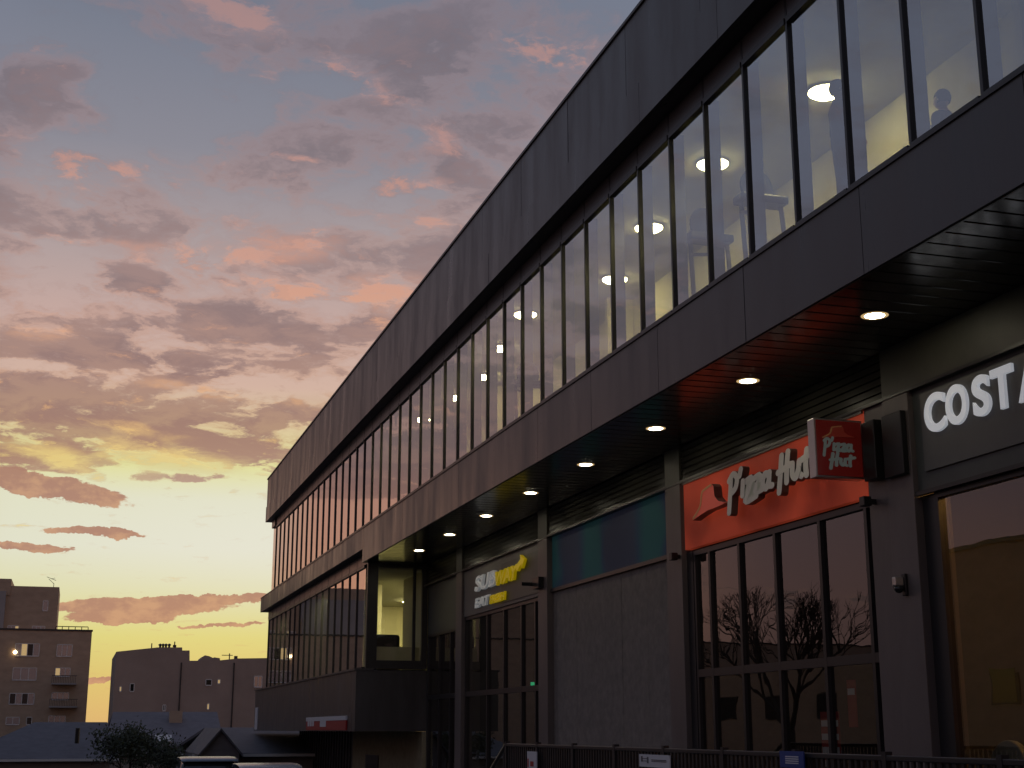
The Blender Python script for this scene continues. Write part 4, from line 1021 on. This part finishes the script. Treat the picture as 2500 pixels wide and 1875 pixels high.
def clouds():
    tc = nd('ShaderNodeTexCoord'); sp = nd('ShaderNodeSeparateXYZ'); L(tc.outputs['Generated'], sp.inputs[0])
    x, y, z = sp.outputs
    el = mth('MULTIPLY', mth('ARCSINE', mth('MINIMUM', mth('MAXIMUM', z, -1.0), 1.0)), 57.2958)
    az = mth('MULTIPLY', mth('ARCTAN2', x, y), 57.2958)
    t = mth('DIVIDE', el, 60.0, clamp=True)
    def st(l): return [(e / 60, c) for e, c in l]
    base = ramp(t, st([(0, (212, 178, 118)), (2, (214, 196, 120)), (3.6, (219, 214, 132)), (5.2, (222, 222, 175)), (7, (226, 228, 205)), (9, (227, 228, 200)), (10.3, (228, 226, 156)), (12, (222, 200, 160)),
        (13.6, (214, 182, 166)), (16, (202, 172, 164)), (19, (178, 162, 162)), (23, (142, 141, 152)), (28, (121, 127, 143)), (40, (106, 116, 140)), (60, (84, 94, 122))]))
    cold = ramp(t, st([(0, (178, 134, 112)), (5, (216, 156, 126)), (9, (206, 152, 132)), (14, (164, 142, 142)), (22, (132, 132, 148)), (32, (126, 134, 153)), (45, (114, 125, 150)), (60, (104, 116, 148))]))
    far_l = sstep(az, -15.0, -29.0)
    cold = mix(far_l, cold, ramp(t, st([(0, (120, 96, 92)), (5, (146, 114, 110)), (9, (140, 116, 118)), (13, (126, 122, 132)), (22, (126, 130, 148)), (32, (126, 134, 153)), (45, (114, 125, 150)), (60, (104, 116, 148))])))
    daz = mth('ABSOLUTE', mth('SUBTRACT', az, SUN_AZ))
    left = sstep(az, -2.6, -9.5)
    away = mth('MAXIMUM', left, sstep(daz, 40.0, 110.0))
    base = mix(away, base, cold)
    den = mth('ADD', mth('MAXIMUM', z, 0.0), .15)
    px, py = mth('DIVIDE', x, den), mth('DIVIDE', y, den)
    pl = comb(px, py, 0.0)
    w1 = mth('SUBTRACT', noise(pl, 2.9, 7, .62), .5); w2 = mth('SUBTRACT', noise(comb(px, py, 7.3), 3.4, 7, .62), .5)
    wx, wy = mth('ADD', px, mth('MULTIPLY', w1, .22)), mth('ADD', py, mth('MULTIPLY', w2, .22))
    n_big = noise(comb(px, py, 2.1), 1.1, 3, .5)
    n_mid = noise(comb(wx, wy, 4.7), 3.3, 8, .62)
    n_sm = noise(comb(wx, wy, 9.9), 6.8, 8, .62)
    n_fi = noise(comb(px, py, 13.3), 15.0, 4, .6)
    field = mth('ADD', mth('ADD', mth('MULTIPLY', n_big, .55), mth('MULTIPLY', n_mid, .72)), mth('ADD', mth('MULTIPLY', n_sm, .95), mth('MULTIPLY', n_fi, .28)))   # mean 1.0
    ca = mth('ADD', az, mth('ADD', mth('MULTIPLY', w1, 3.2), mth('MULTIPLY', mth('SUBTRACT', n_sm, .5), 1.6)))
    ce = mth('ADD', el, mth('ADD', mth('MULTIPLY', w2, 1.2), mth('MULTIPLY', mth('SUBTRACT', n_fi, .5), .55))); pa = comb(ca, ce, 0.0)
    # low flat banks: their own finer, strongly flattened roughness
    f1 = mth('SUBTRACT', noise(comb(mth('MULTIPLY', az, .35), mth('MULTIPLY', el, .9), 1.0), 1.6, 7, .6), .5)
    f2 = mth('SUBTRACT', noise(comb(mth('MULTIPLY', az, .9), mth('MULTIPLY', el, 1.1), 5.0), 2.2, 5, .6), .5)
    pb = comb(mth('ADD', az, mth('MULTIPLY', f1, 3.0)), mth('ADD', el, mth('ADD', mth('MULTIPLY', f1, .55), mth('MULTIPLY', f2, .42))), 0.0)
    def blob(vec, u, v, w, h, amp, rot=0.0, soft=.0):
        a_, e_ = azel(u * 1.1302, v * 1.1302); k = 1.1302 / 3500 * 57.3
        m = nd('ShaderNodeMapping', vector_type='TEXTURE'); L(vec, m.inputs[0])
        m.inputs['Location'].default_value = (a_, e_, 0); m.inputs['Rotation'].default_value = (0, 0, rot); m.inputs['Scale'].default_value = (w * k, h * k, 1)
        ln = nd('ShaderNodeVectorMath', operation='LENGTH'); L(m.outputs[0], ln.inputs[0])
        return sstep(ln.outputs['Value'], soft, 1.0, amp, 0.0)
    def total(lst, vec):
        r = None
        for b_ in lst: v = blob(vec, *b_); r = v if r is None else mth('ADD', r, v)
        return r
    dens = mth('ADD', field, total(DARK, pa)); dens = mth('SUBTRACT', dens, total(CLEAR, pa))
    cov = ramp_f(t, [(0, -.55), (8.4 / 60, -.50), (9.5 / 60, -.22), (10.4 / 60, -.03), (12.5 / 60, .05), (17 / 60, -.02), (24 / 60, -.03), (34 / 60, .0), (1, -.04)])
    cov = mth('ADD', cov, mth('MULTIPLY', left, sstep(el, 14.0, 6.0, 0.0, .35)))
    d1 = mth('SUBTRACT', mth('ADD', dens, cov), 1.215)
    soft = sstep(el, 8.0, 26.0, .085, .26)
    d = sstep(d1, mth('MULTIPLY', soft, -.45), soft)
    low = sstep(mth('ADD', total(BANKS, pb), mth('MULTIPLY', f2, .25)), .30, .40)
    n_lt = noise(comb(mth('MULTIPLY', wx, 1.0), mth('MULTIPLY', wy, 1.25), 21.0), 9.0, 9, .66)
    lsum = total(LIT, pa)
    lith = sstep(mth('ADD', mth('ADD', mth('MULTIPLY', n_lt, 1.7), mth('MULTIPLY', n_fi, .45)), mth('MULTIPLY', lsum, .80)), 1.20, 1.50)
    dark_c = ramp(t, st([(0, (192, 146, 120)), (5, (190, 142, 118)), (8, (180, 132, 112)), (10.5, (164, 120, 108)), (13, (150, 118, 114)), (16, (144, 120, 120)), (19, (140, 122, 125)), (24, (126, 112, 118)), (30, (118, 110, 120)), (60, (100, 98, 114))]))
    lit_c = ramp(t, st([(0, (226, 190, 120)), (8, (238, 216, 132)), (10.5, (236, 206, 126)), (12.5, (232, 176, 124)), (14.5, (230, 172, 132)), (18, (222, 160, 134)), (24, (200, 148, 136)), (32, (172, 138, 136)), (60, (120, 110, 120))]))
    dark_l = ramp(t, st([(0, (92, 80, 82)), (6, (98, 88, 94)), (12, (90, 90, 102)), (20, (100, 102, 114)), (35, (106, 112, 127)), (60, (96, 106, 130))]))
    dark_c = mix(away, dark_c, ramp(t, st([(0, (150, 112, 98)), (7, (176, 122, 104)), (11, (128, 108, 110)), (18, (108, 104, 113)), (35, (106, 112, 127)), (60, (96, 106, 130))])))
    dark_c = mix(far_l, dark_c, dark_l)
    lit_c = mix(away, lit_c, ramp(t, st([(0, (206, 158, 128)), (10, (214, 160, 136)), (20, (134, 118, 124)), (40, (98, 104, 122)), (60, (96, 104, 128))])))
    edge = mth('MULTIPLY', sstep(d, .02, .25), sstep(d, .85, .35))
    litf = mth('ADD', mth('MULTIPLY', edge, .45), mth('MULTIPLY', lith, .9), clamp=True)
    lsoft = mth('MULTIPLY', sstep(mth('ADD', mth('MULTIPLY', lsum, .9), mth('MULTIPLY', mth('SUBTRACT', mth('ADD', mth('MULTIPLY', n_sm, .6), mth('MULTIPLY', n_mid, .4)), .5), 2.2)), .0, .62), sstep(lsum, .02, .25))
    litf = mth('MAXIMUM', litf, mth('MULTIPLY', lsoft, .8))
    ccol = mix(litf, dark_c, lit_c)
    amt = mth('MAXIMUM', mth('MULTIPLY', d, .93), mth('MAXIMUM', mth('MULTIPLY', lith, .75), mth('MULTIPLY', lsoft, .5)))
    # thin variation inside the clouds
    ccol = mix(mth('MULTIPLY', sstep(n_sm, .44, .62), .24), ccol, mix(.5, lit_c, base))
    col = mix(amt, base, ccol)
    col = mix(mth('MULTIPLY', low, .96), col, mix(sstep(mth('ADD', f1, mth('MULTIPLY', f2, .5)), -.12, .16), lin((172, 128, 112)), lin((198, 152, 122))))
    gx = mth('DIVIDE', mth('SUBTRACT', az, 8.0), 9.0); gy = mth('DIVIDE', mth('SUBTRACT', el, 7.4), 2.2)
    g = mth('EXPONENT', mth('MULTIPLY', mth('ADD', mth('MULTIPLY', gx, gx), mth('MULTIPLY', gy, gy)), -1.0))
    col = mix(mth('MULTIPLY', mth('MULTIPLY', g, mth('SUBTRACT', 1.0, low)), .55), col, lin((232, 233, 222)))
    # below the horizon
    col = mix(sstep(el, -1.0, -4.0), col, lin((58, 54, 54)))
    return col
def ramp_f(v, stops):
    n = nd('ShaderNodeFloatCurve'); put(n.inputs['Value'], v); c = n.mapping.curves[0]
    lo = min(s_[1] for s_ in stops); 
    pts_ = [(p, (y + 1) / 2) for p, y in stops]
    while len(c.points) < len(pts_): c.points.new(.5, .5)
    for q_, (p, y) in zip(c.points, pts_): q_.location = (p, y)
    n.mapping.update()
    return mth('SUBTRACT', mth('MULTIPLY', n.outputs[0], 2.0), 1.0)
# (x, y, half width, half height, amount, tilt) in the 2212 px wide view of the photograph, laid on the sky by direction
DARK = [(60, 905, 300, 75, .20, -.12), (440, 965, 330, 45, .20, -.16), (250, 775, 330, 42, .15, -.05), (500, 700, 220, 70, .17, 0), (300, 612, 150, 40, .20, -.15), (420, 780, 280, 60, .13, -.1),
        (110, 190, 380, 130, .20, .05), (1010, 110, 460, 150, .20, -.1), (560, 350, 200, 90, .12, 0), (640, 890, 180, 50, .15, -.1), (420, 1030, 170, 24, .24, 0), (60, 830, 170, 40, .13, 0), (250, 430, 260, 70, .10, -.2), (100, 1000, 200, 30, .16, -.1)]
CLEAR = [(330, 200, 240, 170, .20, -.5), (640, 470, 160, 60, .10, 0), (90, 560, 220, 60, .12, 0), (760, 800, 160, 60, .08, 0), (880, 480, 220, 60, .12, 0), (200, 960, 320, 24, .13, -.15), (430, 1000, 240, 26, .15, -.1)]
BANKS = [(90, 1050, 330, 42, 1.0, -.13), (215, 1150, 160, 16, 1.0, -.03), (40, 1180, 170, 17, 1.0, -.03), (300, 1310, 320, 32, 1.05, .03), (480, 1294, 260, 14, .9, .05), (260, 1338, 200, 18, .9, .02), (480, 1350, 150, 7, .9, .06), (200, 1470, 120, 10, .8, .05)]
LIT = [(870, 405, 170, 40, .50, .1), (560, 540, 380, 85, .40, .12), (250, 545, 200, 40, .30, 0), (840, 640, 190, 90, .42, 0), (620, 620, 220, 40, .35, 0), (930, 300, 130, 60, .36, .2), (500, 40, 200, 75, .42, -.2), (170, 360, 330, 70, .34, -.2), (780, 170, 190, 60, .34, -.3),
       (640, 340, 90, 18, .42, 0), (930, 480, 90, 24, .4, 0), (100, 985, 240, 34, .48, -.2), (350, 985, 300, 44, .46, -.1), (300, 930, 200, 24, .34, -.1), (700, 870, 240, 34, .30, -.1), (110, 720, 120, 24, .25, 0), (1120, 90, 240, 110, .26, 0), (420, 840, 240, 26, .28, -.1)]
sky_col = clouds()
sky = nd('ShaderNodeTexSky', sky_type='NISHITA'); sky.sun_disc = False; sky.sun_elevation = R(SUN_EL); sky.sun_rotation = R(SUN_AZ)
bg1 = nd('ShaderNodeBackground'); L(sky.outputs[0], bg1.inputs[0]); bg1.inputs[1].default_value = .05
bg2 = nd('ShaderNodeBackground'); L(sky_col, bg2.inputs[0]); bg2.inputs[1].default_value = 1.0
mx = nd('ShaderNodeMixShader'); mx.inputs[0].default_value = .93; L(bg1.outputs[0], mx.inputs[1]); L(bg2.outputs[0], mx.inputs[2])
out = nd('ShaderNodeOutputWorld'); L(mx.outputs[0], out.inputs[0])
W.cycles.sampling_method = 'MANUAL'; W.cycles.sample_map_resolution = 512

# ------------------------------------------------------------------ render settings
S.render.engine = 'CYCLES'
S.view_settings.view_transform = 'Standard'; S.view_settings.look = 'None'; S.view_settings.exposure = 0; S.view_settings.gamma = 1
S.cycles.use_denoising = True; S.cycles.max_bounces = 8; S.cycles.transparent_max_bounces = 12; S.cycles.glossy_bounces = 4; S.cycles.diffuse_bounces = 3
S.cycles.sample_clamp_indirect = 4; S.cycles.use_adaptive_sampling = True; S.cycles.adaptive_threshold = .02
S.cycles.caustics_reflective = False; S.cycles.caustics_refractive = False
